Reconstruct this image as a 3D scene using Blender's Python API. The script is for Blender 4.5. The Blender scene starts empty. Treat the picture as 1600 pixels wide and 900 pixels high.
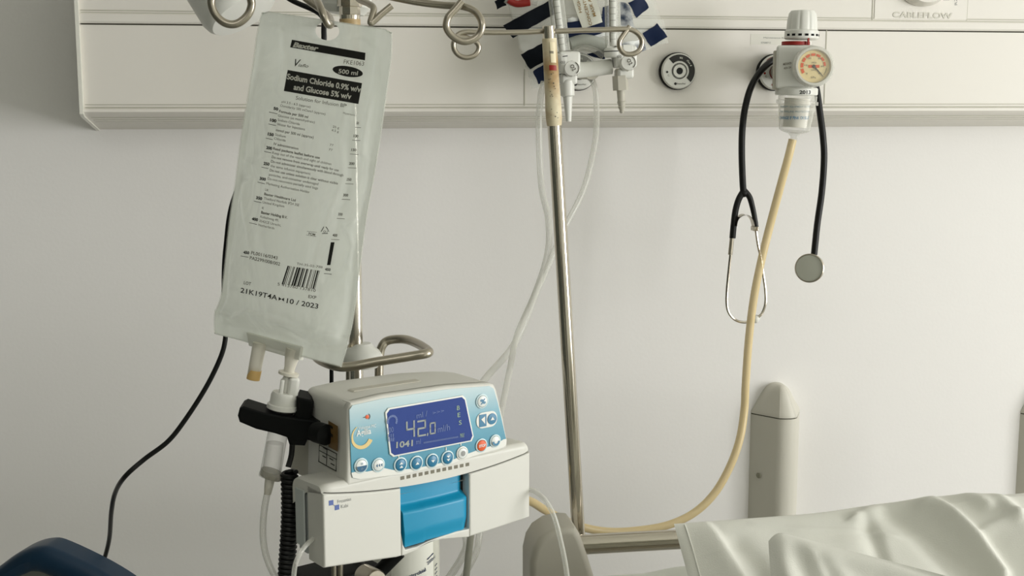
import bpy, bmesh, math, random
from mathutils import Vector, Matrix, noise
random.seed(4)
sc = bpy.context.scene
COL = sc.collection
PI = math.pi

# ------------------------------------------------------------------ camera
FPX = 2000.0
CAM = Vector((0, -2, 1.5))
yaw, pit = math.radians(9), math.radians(8.4)
CF = Vector((math.sin(yaw)*math.cos(pit), math.cos(yaw)*math.cos(pit), -math.sin(pit)))
CR = Vector((math.cos(yaw), -math.sin(yaw), 0))
CU = CR.cross(CF)
cd = bpy.data.cameras.new('camera'); cam = bpy.data.objects.new('camera', cd); COL.objects.link(cam)
cd.sensor_width = 36; cd.lens = 36*FPX/1600; cd.clip_start = 0.02
m = Matrix((CR, CU, -CF)).transposed().to_4x4(); m.translation = CAM
cam.matrix_world = m
sc.camera = cam

# ------------------------------------------------------------------ world, lights, exposure
w = bpy.data.worlds.new('world'); sc.world = w; w.use_nodes = True
w.node_tree.nodes['Background'].inputs[0].default_value = (0.80, 0.90, 1.0, 1)
w.node_tree.nodes['Background'].inputs[1].default_value = 1.0
def area(name, loc, target, sx, sy, power, col):
    l = bpy.data.lights.new(name, 'AREA'); l.shape = 'RECTANGLE'; l.size = sx; l.size_y = sy
    l.energy = power; l.color = col
    o = bpy.data.objects.new(name, l); COL.objects.link(o)
    o.location = loc
    o.rotation_euler = (Vector(target)-Vector(loc)).to_track_quat('-Z', 'Y').to_euler()
    return o
area('window_daylight', (3.62, -2.45, 1.35), (0.0, -0.9, 1.2), 1.6, 1.7, 104, (1.0, 0.988, 0.975))
area('ceiling_fill', (-0.3, -2.9, 2.62), (-0.25, -2.0, 0.4), 1.4, 0.8, 8.5, (1.0, 0.98, 0.94))  # added fill lamp without a fixture, lifts the wall's left and centre
sc.view_settings.view_transform = 'Standard'
sc.view_settings.look = 'None'
sc.view_settings.gamma = 1
sc.view_settings.exposure = -0.07
sc.view_settings.use_curve_mapping = False
sc.cycles.use_denoising = True
sc.cycles.max_bounces = 10
sc.cycles.transparent_max_bounces = 16
sc.cycles.caustics_reflective = False
sc.cycles.caustics_refractive = False

# ------------------------------------------------------------------ pixel helpers (16:9 frame of 1600x900)
def ray(px, py): return CF + CR*((px-800)/FPX) - CU*((py-450)/FPX)
def at(px, py, Y):
    d = ray(px, py); return CAM + d*((Y-CAM.y)/d.y)
def ats(pts, Y=None):
    return [at(p[0], p[1], p[2] if len(p) > 2 else Y) for p in pts]
def pxmm(px, py, Y):                       # metres per pixel there
    return (at(px, py, Y)-CAM).dot(CF)/FPX

class Face:
    """flat frame: X right, Y up, Z out towards the viewer; lengths in mm"""
    def __init__(s, O, X, Yv):
        s.O = Vector(O); s.X = Vector(X).normalized()
        y = Vector(Yv); y -= s.X*y.dot(s.X); s.Y = y.normalized(); s.Z = s.X.cross(s.Y)
    def p(s, x, y, z=0): return s.O + (s.X*x + s.Y*y + s.Z*z)*0.001
    def loc(s, px, py, z=0):
        d = ray(px, py); O = s.O + s.Z*z*0.001
        t = ((O-CAM).dot(s.Z))/d.dot(s.Z); P = CAM + d*t - O
        return (P.dot(s.X)*1000, P.dot(s.Y)*1000)
    def M(s, x=0, y=0, z=0):
        m = Matrix((s.X, s.Y, s.Z)).transposed().to_4x4(); m.translation = s.p(x, y, z); return m
    def pts(s, pix, z=0): return [s.loc(a, b, z) for a, b in pix]

def axis_m(O, Z, X=None):
    Z = Vector(Z).normalized(); X = Vector(X) if X else (Vector((1, 0, 0)) if abs(Z.x) < .8 else Vector((0, 1, 0)))
    X = (X - Z*X.dot(Z)).normalized(); Y = Z.cross(X)
    m = Matrix((X, Y, Z)).transposed().to_4x4(); m.translation = O; return m

# ------------------------------------------------------------------ mesh builder
def crom(pts, n=8, closed=False):
    pts = [Vector(p) for p in pts]; out = []; N = len(pts)
    if N < 3 and not closed: return pts
    rng = range(N if closed else N-1)
    for i in rng:
        if closed: p0, p1, p2, p3 = pts[i-1], pts[i], pts[(i+1) % N], pts[(i+2) % N]
        else: p0, p1, p2, p3 = pts[max(i-1, 0)], pts[i], pts[i+1], pts[min(i+2, N-1)]
        for k in range(n):
            t = k/n
            out.append(0.5*((2*p1)+(p2-p0)*t+(2*p0-5*p1+4*p2-p3)*t*t+(-p0+3*p1-3*p2+p3)*t**3))
    if not closed: out.append(pts[-1])
    return out

class MB:
    def __init__(s): s.v = []; s.f = []; s.m = []
    def add(s, v, f, mi=0):
        n = len(s.v); s.v += [Vector(a) for a in v]; s.f += [[i+n for i in a] for a in f]; s.m += [mi]*len(f); return s
    def bm(s, b, M=None, mi=0):
        b.verts.index_update(); b.verts.ensure_lookup_table()
        s.add([(M @ v.co) if M else v.co.copy() for v in b.verts], [[v.index for v in f.verts] for f in b.faces], mi); b.free(); return s
    def box(s, size, M, bevel=0, seg=2, mi=0):
        b = bmesh.new(); bmesh.ops.create_cube(b, size=1)
        for v in b.verts: v.co = Vector((v.co.x*size[0], v.co.y*size[1], v.co.z*size[2]))
        if bevel: bmesh.ops.bevel(b, geom=list(b.edges), offset=bevel, segments=seg, affect='EDGES', profile=0.5)
        return s.bm(b, M, mi)
    def prism(s, poly, z0, z1, M, bevel=0, seg=2, mi=0, allbev=False):
        b = bmesh.new()
        lo = [b.verts.new((p[0], p[1], z0)) for p in poly]; hi = [b.verts.new((p[0], p[1], z1)) for p in poly]
        n = len(poly); b.faces.new(hi); b.faces.new(lo[::-1])
        for i in range(n): b.faces.new((lo[i], lo[(i+1) % n], hi[(i+1) % n], hi[i]))
        b.normal_update(); bmesh.ops.recalc_face_normals(b, faces=list(b.faces))
        if bevel:
            b.edges.ensure_lookup_table()
            es = [e for e in b.edges if allbev or abs(e.verts[0].co.z-e.verts[1].co.z) < 1e-9]
            bmesh.ops.bevel(b, geom=es, offset=bevel, segments=seg, affect='EDGES', profile=0.5)
        return s.bm(b, M, mi)
    def lathe(s, prof, M, seg=32, mi=0, flute=None):
        v = []; f = []; n = len(prof)
        for i, (r, h) in enumerate(prof):
            for k in range(seg):
                a = 2*PI*k/seg; rr = r if not flute else r*flute(a, i)
                v.append(M @ Vector((rr*math.cos(a), rr*math.sin(a), h)))
        for i in range(n-1):
            for k in range(seg):
                k2 = (k+1) % seg; f.append([i*seg+k, i*seg+k2, (i+1)*seg+k2, (i+1)*seg+k])
        if prof[0][0] > 1e-6: f.append(list(range(seg))[::-1])
        if prof[-1][0] > 1e-6: f.append([(n-1)*seg+k for k in range(seg)])
        return s.add(v, f, mi)
    def tube(s, pts, r, seg=12, closed=False, n=8, caps=True, mi=0, flat=None):
        P = crom(pts, n, closed) if n > 1 else [Vector(p) for p in pts]
        N = len(P); v = []; f = []
        tang = []
        for i in range(N):
            if closed: t = P[(i+1) % N]-P[i-1]
            else: t = P[min(i+1, N-1)]-P[max(i-1, 0)]
            tang.append(t.normalized())
        up = Vector((0, 0, 1)) if abs(tang[0].z) < .9 else Vector((0, 1, 0))
        x = (up - tang[0]*up.dot(tang[0])).normalized()
        for i in range(N):
            x = (x - tang[i]*x.dot(tang[i])).normalized(); y = tang[i].cross(x)
            rr = r if not isinstance(r, (list, tuple)) else r[0]+(r[-1]-r[0])*i/(N-1) if len(r) == 2 else r[min(len(r)-1, int(i/(N-1)*(len(r)-1)+.5))]
            for k in range(seg):
                a = 2*PI*k/seg
                cx, cy = (1, 1) if not flat else flat
                v.append(P[i]+(x*math.cos(a)*cx+y*math.sin(a)*cy)*rr)
        for i in range(N if closed else N-1):
            for k in range(seg):
                k2 = (k+1) % seg; j = (i+1) % N
                f.append([i*seg+k, i*seg+k2, j*seg+k2, j*seg+k])
        if caps and not closed:
            f.append(list(range(seg))[::-1]); f.append([(N-1)*seg+k for k in range(seg)])
        return s.add(v, f, mi)
    def grid(s, fn, nu, nv, mi=0, skip=None):
        v = [fn(i/(nu-1), j/(nv-1)) for j in range(nv) for i in range(nu)]
        f = [[j*nu+i, j*nu+i+1, (j+1)*nu+i+1, (j+1)*nu+i] for j in range(nv-1) for i in range(nu-1)
             if not (skip and skip((i+.5)/(nu-1), (j+.5)/(nv-1)))]
        return s.add(v, f, mi)
    def ball(s, c, r, M=None, mi=0, sx=1, sy=1, sz=1, sub=3):
        b = bmesh.new(); bmesh.ops.create_icosphere(b, subdivisions=sub, radius=r)
        for v in b.verts: v.co = Vector((v.co.x*sx, v.co.y*sy, v.co.z*sz))
        MM = (M or Matrix.Identity(4)).copy()
        MM = Matrix.Translation(c) @ MM
        return s.bm(b, MM, mi)

TC = {}
def glyphs(t, bold=0.0, shear=0.0):
    k = (t, bold, shear)
    if k not in TC:
        c = bpy.data.curves.new('t', 'FONT'); c.body = t; c.offset = bold; c.shear = shear; c.resolution_u = 3
        o = bpy.data.objects.new('t', c); COL.objects.link(o)
        dg = bpy.context.evaluated_depsgraph_get(); me = o.evaluated_get(dg).to_mesh()
        v = [(a.co.x, a.co.y) for a in me.vertices]; f = [list(p.vertices) for p in me.polygons]
        o.evaluated_get(dg).to_mesh_clear(); bpy.data.objects.remove(o); bpy.data.curves.remove(c)
        x0 = min(a[0] for a in v); x1 = max(a[0] for a in v)
        TC[k] = ([(a-x0, b) for a, b in v], f, x1-x0)
    return TC[k]
def text(mb, t, fn, p0, p1, h, bold=0.0, shear=0.0, mi=0):
    """fn maps (x, y) of the surface to a world point; baseline p0->p1, cap height h"""
    v, f, wd = glyphs(t, bold, shear)
    dx, dy = p1[0]-p0[0], p1[1]-p0[1]; L = math.hypot(dx, dy); ux, uy = dx/L, dy/L
    sx = L/wd; sy = h/0.70
    mb.add([fn(p0[0]+ux*a*sx-uy*b*sy, p0[1]+uy*a*sx+ux*b*sy) for a, b in v], f, mi)

W = {}
def tag(o, label=None, cat=None, group=None, kind=None):
    if label: o['label'] = label
    if cat: o['category'] = cat
    if group: o['group'] = group
    if kind: o['kind'] = kind
    return o
def thing(name, label, cat, loc, rotz=0, group=None):
    o = bpy.data.objects.new(name, None); COL.objects.link(o); o.empty_display_size = 0.02
    o.location = loc; o.rotation_euler = (0, 0, rotz)
    W[o.name] = Matrix.Translation(Vector(loc)) @ Matrix.Rotation(rotz, 4, 'Z')
    return tag(o, label, cat, group)
def obj(name, mb, mats, parent=None, label=None, cat=None, group=None, kind=None, origin=None, sharp=35):
    me = bpy.data.meshes.new(name)
    if parent is not None: B = W[parent.name]
    elif origin is not None: B = Matrix.Translation(Vector(origin))
    else: B = Matrix.Identity(4)
    Bi = B.inverted()
    me.from_pydata([Bi @ v for v in mb.v], [], mb.f)
    for mt in (mats if isinstance(mats, (list, tuple)) else [mats]): me.materials.append(mt)
    me.polygons.foreach_set('material_index', mb.m); me.update()
    me.polygons.foreach_set('use_smooth', [True]*len(me.polygons))
    me.set_sharp_from_angle(angle=math.radians(sharp))
    o = bpy.data.objects.new(name, me); COL.objects.link(o)
    if parent is not None: o.parent = parent
    elif origin is not None: o.location = origin
    if len(mb.f) < 3000 and sharp == 35:
        wn = o.modifiers.new('weighted', 'WEIGHTED_NORMAL'); wn.keep_sharp = True; wn.weight = 80
    W[o.name] = B
    return tag(o, label, cat, group, kind)

# ------------------------------------------------------------------ materials
def sr(c):
    return tuple(((x/255)/12.92 if x/255 <= .04045 else ((x/255+.055)/1.055)**2.4) for x in c)+(1,)
def mat(name, rgb, rough=0.5, metal=0.0, bump=0, bscale=50, clear=None, spec=0.5, var=0, vscale=8, coat=0, sheen=0, aniso=None, rgb2=None, trans=0, emis=None):
    m = bpy.data.materials.new(name); m.use_nodes = True; nt = m.node_tree; b = nt.nodes['Principled BSDF']
    c = sr(rgb); b.inputs['Base Color'].default_value = c
    b.inputs['Roughness'].default_value = rough; b.inputs['Metallic'].default_value = metal
    b.inputs['Specular IOR Level'].default_value = spec
    b.inputs['Coat Weight'].default_value = coat; b.inputs['Sheen Weight'].default_value = sheen
    tc = nt.nodes.new('ShaderNodeTexCoord')
    if bump:
        n = nt.nodes.new('ShaderNodeTexNoise'); n.inputs['Scale'].default_value = bscale; n.inputs['Detail'].default_value = 3
        bp = nt.nodes.new('ShaderNodeBump'); bp.inputs['Strength'].default_value = bump; bp.inputs['Distance'].default_value = 0.001
        nt.links.new(tc.outputs['Object'], n.inputs['Vector']); nt.links.new(n.outputs[0], bp.inputs['Height']); nt.links.new(bp.outputs[0], b.inputs['Normal'])
    if var or rgb2:
        n = nt.nodes.new('ShaderNodeTexNoise'); n.inputs['Scale'].default_value = vscale; n.inputs['Detail'].default_value = 4
        r = nt.nodes.new('ShaderNodeValToRGB'); nt.links.new(tc.outputs['Object'], n.inputs['Vector']); nt.links.new(n.outputs[0], r.inputs[0])
        r.color_ramp.elements[0].position = .35; r.color_ramp.elements[1].position = .65
        c2 = sr(rgb2) if rgb2 else tuple(x*(1-var) for x in c[:3])+(1,)
        r.color_ramp.elements[0].color = c2; r.color_ramp.elements[1].color = c
        nt.links.new(r.outputs[0], b.inputs['Base Color'])
    if emis:
        b.inputs['Emission Color'].default_value = sr(emis[0]); b.inputs['Emission Strength'].default_value = emis[1]
    if clear is not None:                       # clear = share of light that goes straight through
        out = nt.nodes['Material Output']; t = nt.nodes.new('ShaderNodeBsdfTransparent'); mx = nt.nodes.new('ShaderNodeMixShader')
        lw = nt.nodes.new('ShaderNodeLayerWeight'); lw.inputs[0].default_value = .35; mr = nt.nodes.new('ShaderNodeMapRange')
        mr.inputs[3].default_value = (1-clear)*.75; mr.inputs[4].default_value = min(.97, (1-clear)*.75+.5)
        nt.links.new(lw.outputs['Facing'], mr.inputs[0]); nt.links.new(mr.outputs[0], mx.inputs[0])
        nt.links.new(t.outputs[0], mx.inputs[1]); nt.links.new(b.outputs[0], mx.inputs[2]); nt.links.new(mx.outputs[0], out.inputs[0])
    return m
M = dict(
    wall=mat('wall_paint', (240, 238, 234), .75, bump=.15, bscale=180, spec=.2),
    dim_wall=mat('room_paint', (98, 103, 97), .8),
    floor=mat('floor_vinyl', (178, 178, 170), .4, var=.2),
    ceil=mat('ceiling_paint', (235, 235, 228), .8),
    trunk=mat('trunking_paint', (235, 231, 222), .42, spec=.4),
    endcap=mat('trunking_end_plastic', (238, 237, 226), .4),
    groove=mat('shadow_gap_seal', (88, 86, 72), .7),
    line=mat('fine_groove', (190, 188, 172), .7),
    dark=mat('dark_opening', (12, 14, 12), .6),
    black=mat('black_plastic', (7, 9, 8), .6, spec=.15),
    rubber=mat('black_rubber', (9, 10, 9), .4, spec=.35),
    chrome=mat('polished_chrome', (205, 198, 184), .13, metal=1),
    steel=mat('brushed_steel', (172, 165, 150), .28, metal=1, bump=.05, bscale=300),
    white=mat('white_plastic', (226, 226, 218), .35),
    pump=mat('pump_housing_plastic', (212, 211, 202), .42),
    pumpshade=mat('pump_shaded_plastic', (188, 194, 190), .5),  # darker, cooler copy of the housing plastic: side shade put into the colour
    grey=mat('grey_plastic', (190, 186, 172), .5),
    guard=mat('guard_vinyl', (214, 211, 198), .45, bump=.1, bscale=300),
    bluedoor=mat('blue_plastic', (12, 142, 182), .38),
    cotton=mat('pillowcase_cotton', (226, 226, 216), .85, sheen=.2, bump=.25, bscale=700, spec=.2),
    sheet=mat('sheet_cotton', (224, 226, 216), .85, sheen=.2, bump=.25, bscale=700, spec=.2),
    ink=mat('black_ink', (22, 22, 16), .5),
    ink2=mat('faded_ink', (84, 80, 68), .6),
    inkpale=mat('pale_ink', (120, 112, 92), .6),
    paper=mat('bare_lettering', (214, 214, 202), .5),
    clear=mat('clear_plastic', (225, 226, 216), .12, clear=.8, spec=.8),
    clear2=mat('clear_tubing', (226, 226, 216), .15, clear=.6, spec=.8),
    film=mat('clear_film', (226, 228, 220), .18, clear=.62, bump=.6, bscale=60, spec=.8),
    milky=mat('milky_port_plastic', (226, 222, 206), .35, clear=.12),
    amber=mat('amber_rubber', (214, 178, 112), .5),
    yellow=mat('yellow_silicone_tube', (232, 210, 156), .3, clear=.06),
    tape=mat('stained_tape', (228, 218, 186), .6, rgb2=(172, 140, 92), vscale=26, bump=.5, bscale=60),
    navy=mat('navy_print', (6, 26, 58), .6, bump=.5, bscale=60, spec=.2),
    navyd=mat('dark_navy_print', (3, 9, 18), .65, bump=.5, bscale=60, spec=.15),
    crumple=mat('foil_print', (232, 234, 230), .3, rgb2=(22, 40, 66), vscale=48, bump=.9, bscale=60),
    red=mat('red_plastic', (150, 26, 14), .5),
    orange=mat('orange_print', (226, 96, 44), .5),
    cream=mat('cream_dial', (236, 218, 164), .5),
    bluetxt=mat('blue_print', (56, 122, 160), .5),
    navychair=mat('navy_shell_plastic', (5, 44, 70), .4),
    screen=mat('lcd_screen', (44, 64, 124), .5, spec=.15, emis=((44, 66, 140), .18)),
    lcd=mat('lcd_digits', (140, 146, 140), .5, emis=((140, 150, 146), .12)),
    lcddim=mat('lcd_small_symbols', (86, 104, 150), .5, emis=((86, 110, 160), .2)),
    lcdgreen=mat('lcd_side_symbols', (140, 164, 130), .5, emis=((120, 150, 120), .2)),
    btn=mat('blue_button', (36, 116, 152), .35),
    btndk=mat('dark_blue_button', (16, 86, 122), .35),
    btnw=mat('white_button', (226, 230, 226), .35),
    ring=mat('pale_button_ring', (196, 216, 218), .4),
    brown=mat('brown_sticker', (110, 84, 44), .5),
    logo=mat('logo_blue', (84, 104, 164), .5),
    gold=mat('gold_print', (222, 196, 130), .5),
    greytext=mat('grey_print', (150, 152, 148), .6),
)
# infusion pump front foil: blue print fading upwards (a printed gradient)
def foil():
    m = mat('control_panel_foil', (100, 150, 165), .35); nt = m.node_tree; b = nt.nodes['Principled BSDF']
    tc = nt.nodes.new('ShaderNodeTexCoord'); sp = nt.nodes.new('ShaderNodeSeparateXYZ'); r = nt.nodes.new('ShaderNodeValToRGB')
    nt.links.new(tc.outputs['Generated'], sp.inputs[0]); nt.links.new(sp.outputs[2], r.inputs[0]); nt.links.new(r.outputs[0], b.inputs['Base Color'])
    e = r.color_ramp.elements; e[0].position = .12; e[0].color = sr((52, 134, 160)); e[1].position = .98; e[1].color = sr((186, 206, 208))
    k = r.color_ramp.elements.new(.5); k.color = sr((92, 160, 180))
    return m
M['foil'] = foil()
# infusion bag film: milky, with soft clouding where the layers cling together
def bagmat():
    m = mat('infusion_bag_film', (238, 241, 235), .16, spec=.8, coat=.5); nt = m.node_tree; b = nt.nodes['Principled BSDF']
    out = nt.nodes['Material Output']; t = nt.nodes.new('ShaderNodeBsdfTransparent'); mx = nt.nodes.new('ShaderNodeMixShader')
    tc = nt.nodes.new('ShaderNodeTexCoord'); mp = nt.nodes.new('ShaderNodeMapping'); mp.inputs['Scale'].default_value = (26, 26, 12)
    n = nt.nodes.new('ShaderNodeTexNoise'); n.inputs['Scale'].default_value = 1; n.inputs['Detail'].default_value = 3; n.inputs['Distortion'].default_value = 1.4
    r = nt.nodes.new('ShaderNodeMapRange'); r.inputs[1].default_value = .3; r.inputs[2].default_value = .7; r.inputs[3].default_value = .70; r.inputs[4].default_value = .90
    nt.links.new(tc.outputs['Object'], mp.inputs[0]); nt.links.new(mp.outputs[0], n.inputs['Vector']); nt.links.new(n.outputs[0], r.inputs[0])
    nt.links.new(r.outputs[0], mx.inputs[0]); nt.links.new(t.outputs[0], mx.inputs[1]); tl = nt.nodes.new('ShaderNodeBsdfTranslucent'); tl.inputs[0].default_value = sr((244, 247, 242)); m2 = nt.nodes.new('ShaderNodeMixShader'); m2.inputs[0].default_value = .62
    nt.links.new(b.outputs[0], m2.inputs[1]); nt.links.new(tl.outputs[0], m2.inputs[2]); nt.links.new(m2.outputs[0], mx.inputs[2]); nt.links.new(mx.outputs[0], out.inputs[0])
    bp = nt.nodes.new('ShaderNodeBump'); bp.inputs['Strength'].default_value = .7; bp.inputs['Distance'].default_value = .006
    nt.links.new(n.outputs[0], bp.inputs['Height']); nt.links.new(bp.outputs[0], b.inputs['Normal'])
    return m
M['bag'] = bagmat()

# ================================================================== THE ROOM
XL, XR, YF, ZC = -2.2, 3.5, -4.0, 2.7
def slab(name, x0, x1, y0, y1, z0, z1, mt):
    mb = MB(); mb.box((x1-x0, y1-y0, z1-z0), Matrix.Translation(((x0+x1)/2, (y0+y1)/2, (z0+z1)/2)))
    return obj(name, mb, mt, kind='structure')
slab('wall_back', XL-.1, XR+.1, 0, .1, 0, ZC, M['wall'])
slab('wall_left', XL-.1, XL, YF, 0, 0, ZC, M['dim_wall'])
slab('wall_front', XL-.1, XR+.1, YF-.1, YF, 0, ZC, M['ceil'])
slab('floor', XL-.1, XR+.1, YF-.1, .1, -.1, 0, M['floor'])
slab('ceiling', XL-.1, XR+.1, YF-.1, .1, ZC, ZC+.1, M['ceil'])
mb = MB()                                            # right wall with its window opening
for (y0, y1, z0, z1) in ((YF, -3.35, 0, ZC), (-1.55, 0, 0, ZC), (-3.35, -1.55, 0, .4), (-3.35, -1.55, 2.3, ZC)):
    mb.box((.1, y1-y0, z1-z0), Matrix.Translation((XR+.05, (y0+y1)/2, (z0+z1)/2)))
obj('wall_right', mb, M['wall'], kind='structure')
mb = MB()
for (y0, y1, z0, z1) in ((-3.35, -3.29, .4, 2.3), (-1.61, -1.55, .4, 2.3), (-3.29, -1.61, .4, .46), (-3.29, -1.61, 2.24, 2.3)):
    mb.box((.08, y1-y0, z1-z0), Matrix.Translation((XR+.05, (y0+y1)/2, (z0+z1)/2)), .006)
obj('window_1', mb, M['white'], kind='structure')
slab('baseboard_back', XL, XR, -.015, 0, 0, .1, M['dim_wall'])
mb = MB(); mb.box((.95, .05, 2.05), Matrix.Translation((-.9, YF+.02, 1.025)), .004)  # unseen dark panel, added to put dark stripes into the chrome reflections
obj('reflection_panel', mb, mat('reflection_panel_dark', (54, 56, 50), .5), kind='structure')

# ------------------------------------------------------------------ bedhead trunking along the wall
YT = -.13
def zt(py): return at(130, py, YT).z
xe0 = at(127, 180, YT).x; xe1 = 2.3
zb = at(152, 201, 0).z
prof = [(0, zb), (-.004, zb-.001), (YT+.006, zt(181)), (YT-.003, zt(175)), (YT-.003, zt(171)), (YT, zt(168.5)), (YT, zt(38.5)), (YT+.010, zt(38.2)), (YT+.010, zt(36.3)),
        (YT-.001, zt(36)), (YT-.003, zt(33)), (YT-.003, zt(22)), (YT, zt(19)), (YT, zt(-70)), (0, zt(-70))]
trunk = thing('bedhead_trunking', 'long cream bedhead trunking channel running across the wall behind the drip stand', 'trunking', (xe0, 0, zb))
def extr(prof, x0, x1, mb, mi=0):
    n = len(prof); v = [Vector((x0, y, z)) for y, z in prof]+[Vector((x1, y, z)) for y, z in prof]
    f = [[i, (i+1) % n, n+(i+1) % n, n+i] for i in range(n)]+[list(range(n))[::-1], [n+i for i in range(n)]]
    return mb.add(v, f, mi)
mb = extr(prof, xe0+.004, xe1, MB())
obj('channel', mb, M['trunk'], trunk, sharp=25)
mb = MB()
for py, h, mt in ((19.5, .0009, 0), (15.8, .0009, 0), (163.5, .0009, 0), (168, .0009, 0)):
    z = zt(py); mb.box((xe1-xe0-.012, .0016, h*1.1), Matrix.Translation(((xe0+xe1)/2, YT-.0003, z)), mi=mt)
for k in range(6):                                    # ribs of the sloping underside
    t = (k+.7)/6.4; y = YT+.006+(0-YT-.006)*t; z = zt(181)+(zb-zt(181))*t
    mb.box((xe1-xe0-.02, .0016, .0016), Matrix.Translation(((xe0+xe1)/2, y, z-.0002)), mi=0)
z = zt(37.4); mb.box((xe1-xe0-.012, .006, .0020), Matrix.Translation(((xe0+xe1)/2, YT+.0085, z)), mi=1)
for px, y0, y1 in ((820, 108, 165), (1290, 47, 163), (1364, -20, 34), (1512, -20, 32)):
    a = at(px, y0, YT); b = at(px-1, y1, YT); mb.box((.0013, .0012, a.z-b.z), Matrix.Translation(((a+b)/2)), mi=0)
obj('joint_line', mb, [M['line'], M['groove']], trunk, label='fine dark and grey joint lines along the channel')
mb = MB()
pc = [(0, zb-.003), (YT+.003, zt(183)), (YT-.007, zt(178)), (YT-.007, zt(-70)), (0, zt(-70))]
extr(pc, xe0-.001, xe0+.004, mb)
obj('end_cap', mb, M['endcap'], trunk)
TF = Face((0, YT, 0), (1, 0, 0), (0, 0, 1))          # front plane of the trunking, mm
def TFf(z): return lambda x, y: TF.p(x, y, z)
# moulded socket plate, raised word, small printed marks
mb = MB()
a = TF.loc(1368, -30); b = TF.loc(1510, 31)
mb.prism([(a[0], b[1]), (b[0], b[1]), (b[0], a[1]), (a[0], a[1])], 0, 1.2, TF.M() @ Matrix.Scale(.001, 4), .5)
obj('socket_plate', mb, M['trunk'], trunk)
mb = MB()
for z in (1.3, 1.9): text(mb, 'CABLEFLOW', TFf(z), TF.loc(1394, 27), TF.loc(1487, 29), 8.0, bold=.03)
obj('raised_word', mb, mat('moulded_word', (214, 211, 198), .5), trunk)
mb = MB(); text(mb, 'RZN', TFf(1.4), TF.loc(1495, 8), TF.loc(1494, -12), 4.2)
p = TF.loc(1478, 0); mb.box((.010, .0004, .0008), Matrix.Translation(TF.p(p[0], p[1], 1.4)))
obj('printed_mark', mb, M['greytext'], trunk)
kb = MB(); c = at(1442, -12, YT-.002); kb.lathe([(.034, 0), (.034, .004), (.030, .014), (.026, .019), (0, .020)], axis_m(c, (0.0, -1, 0)) @ Matrix.Diagonal((1, .62, 1, 1)), 40)
obj('socket_cover', kb, M['trunk'], trunk)
mb = MB(); a = TF.loc(1173, 53); b = TF.loc(1252, 70)
mb.prism([(a[0], b[1]), (b[0], b[1]), (b[0], a[1]), (a[0], a[1])], 0, .3, TF.M() @ Matrix.Scale(.001, 4))
lab = tag(obj('sticker', mb, mat('sticker_paper', (228, 226, 214), .5), trunk), 'small pale maintenance sticker')
mb = MB(); text(mb, 'Maintenance Required', TFf(.5), TF.loc(1193, 60), TF.loc(1240, 60.5), 2.2); text(mb, '07508712', TFf(.5), TF.loc(1189, 68), TF.loc(1204, 68.2), 2.6)
obj('printed_text', mb, M['greytext'], lab)

# ------------------------------------------------------------------ medical gas outlets on the trunking
def gas_outlet(px, py, label, kind):
    c = at(px, py, YT-.016); c.y = YT
    t = thing('gas_outlet', label, 'gas outlet', c, group='round gas outlets on the trunking')
    A = axis_m(c, (0, -1, 0), (1, 0, 0))
    obj('housing', MB().lathe([(.0265, 0), (.0275, .004), (.0275, .010), (.0262, .0125)], A, 48), M['black'], t, label='black outer ring')
    obj('face_plate', MB().lathe([(.0262, .010), (.0262, .014), (.0245, .0165), (.0105, .0185), (.0105, .0150), (.0095, .0150), (.0095, .0195), (.0050, .0195), (.0048, .006), (0, .006)], A, 48), M['white'], t)
    obj('socket_bore', MB().lathe([(.0048, .0185), (.0045, .012), (0, .012)], A, 24), M['dark'], t)
    F = Face(c, (1, 0, 0), (0, 0, 1)); mb = MB()
    band, pr = (M['ink'], M['paper'])
    if kind == 'red': band = M['red']
    def arc(a0, a1, r0, r1, z0, z1, mi, n=16):
        g = lambda u, v: F.p(*(lambda a, r: (r*math.cos(a), r*math.sin(a)))(math.radians(a0+(a1-a0)*u), r0+(r1-r0)*v), z0+(z1-z0)*v)
        mb.grid(g, n, 2, mi)
    arc(132, -42, 14.6, 24.0, 18.45, 16.95, 0, 30)
    g = lambda a0, t0, L, h, mi: text(mb, t0, lambda x, y: F.p((19+y)*math.sin(math.radians(a0)+x/19), (19+y)*math.cos(math.radians(a0)+x/19), 17.9), (-L/2, -h/2), (L/2, -h/2), h, .03, mi=mi)
    g(8, 'MA', 5, 3.4, 1); g(52, 'Gas 4', 11, 3.4, 1)
    arc(0, 359.9, 10.7, 11.8, 18.7, 18.6, 0, 40)
    mb.lathe([(.0017, 0), (0, .0002)], axis_m(F.p(-18.5, -1.5, 17.6), (0, -1, 0)), 16, 0)
    text(mb, 'CE', lambda x, y: F.p(x, y, 17.7), (-17.5, -7.5), (-13, -7.5), 3, mi=2)
    mb.lathe([(.002, 0), (0, .0002)], axis_m(F.p(-5.5, -18.5, 17.6), (0, -1, 0)), 16, 0)
    text(mb, 'BeaconMed', lambda x, y: F.p(x, y, 17.7), (-3, -19.5), (9.5, -19.5), 2.4, mi=2)
    obj('printed_ring', mb, [band, pr, M['ink2']], t)
gas_outlet(1061, 111, 'white round gas outlet with black rim standing free between flowmeters and vacuum regulator', 'black')
gas_outlet(905, 112, 'white round gas outlet mostly hidden behind the twin oxygen flowmeters', 'black')
gas_outlet(1213, 113, 'red-marked round gas outlet half hidden behind the vacuum regulator', 'red')

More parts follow.
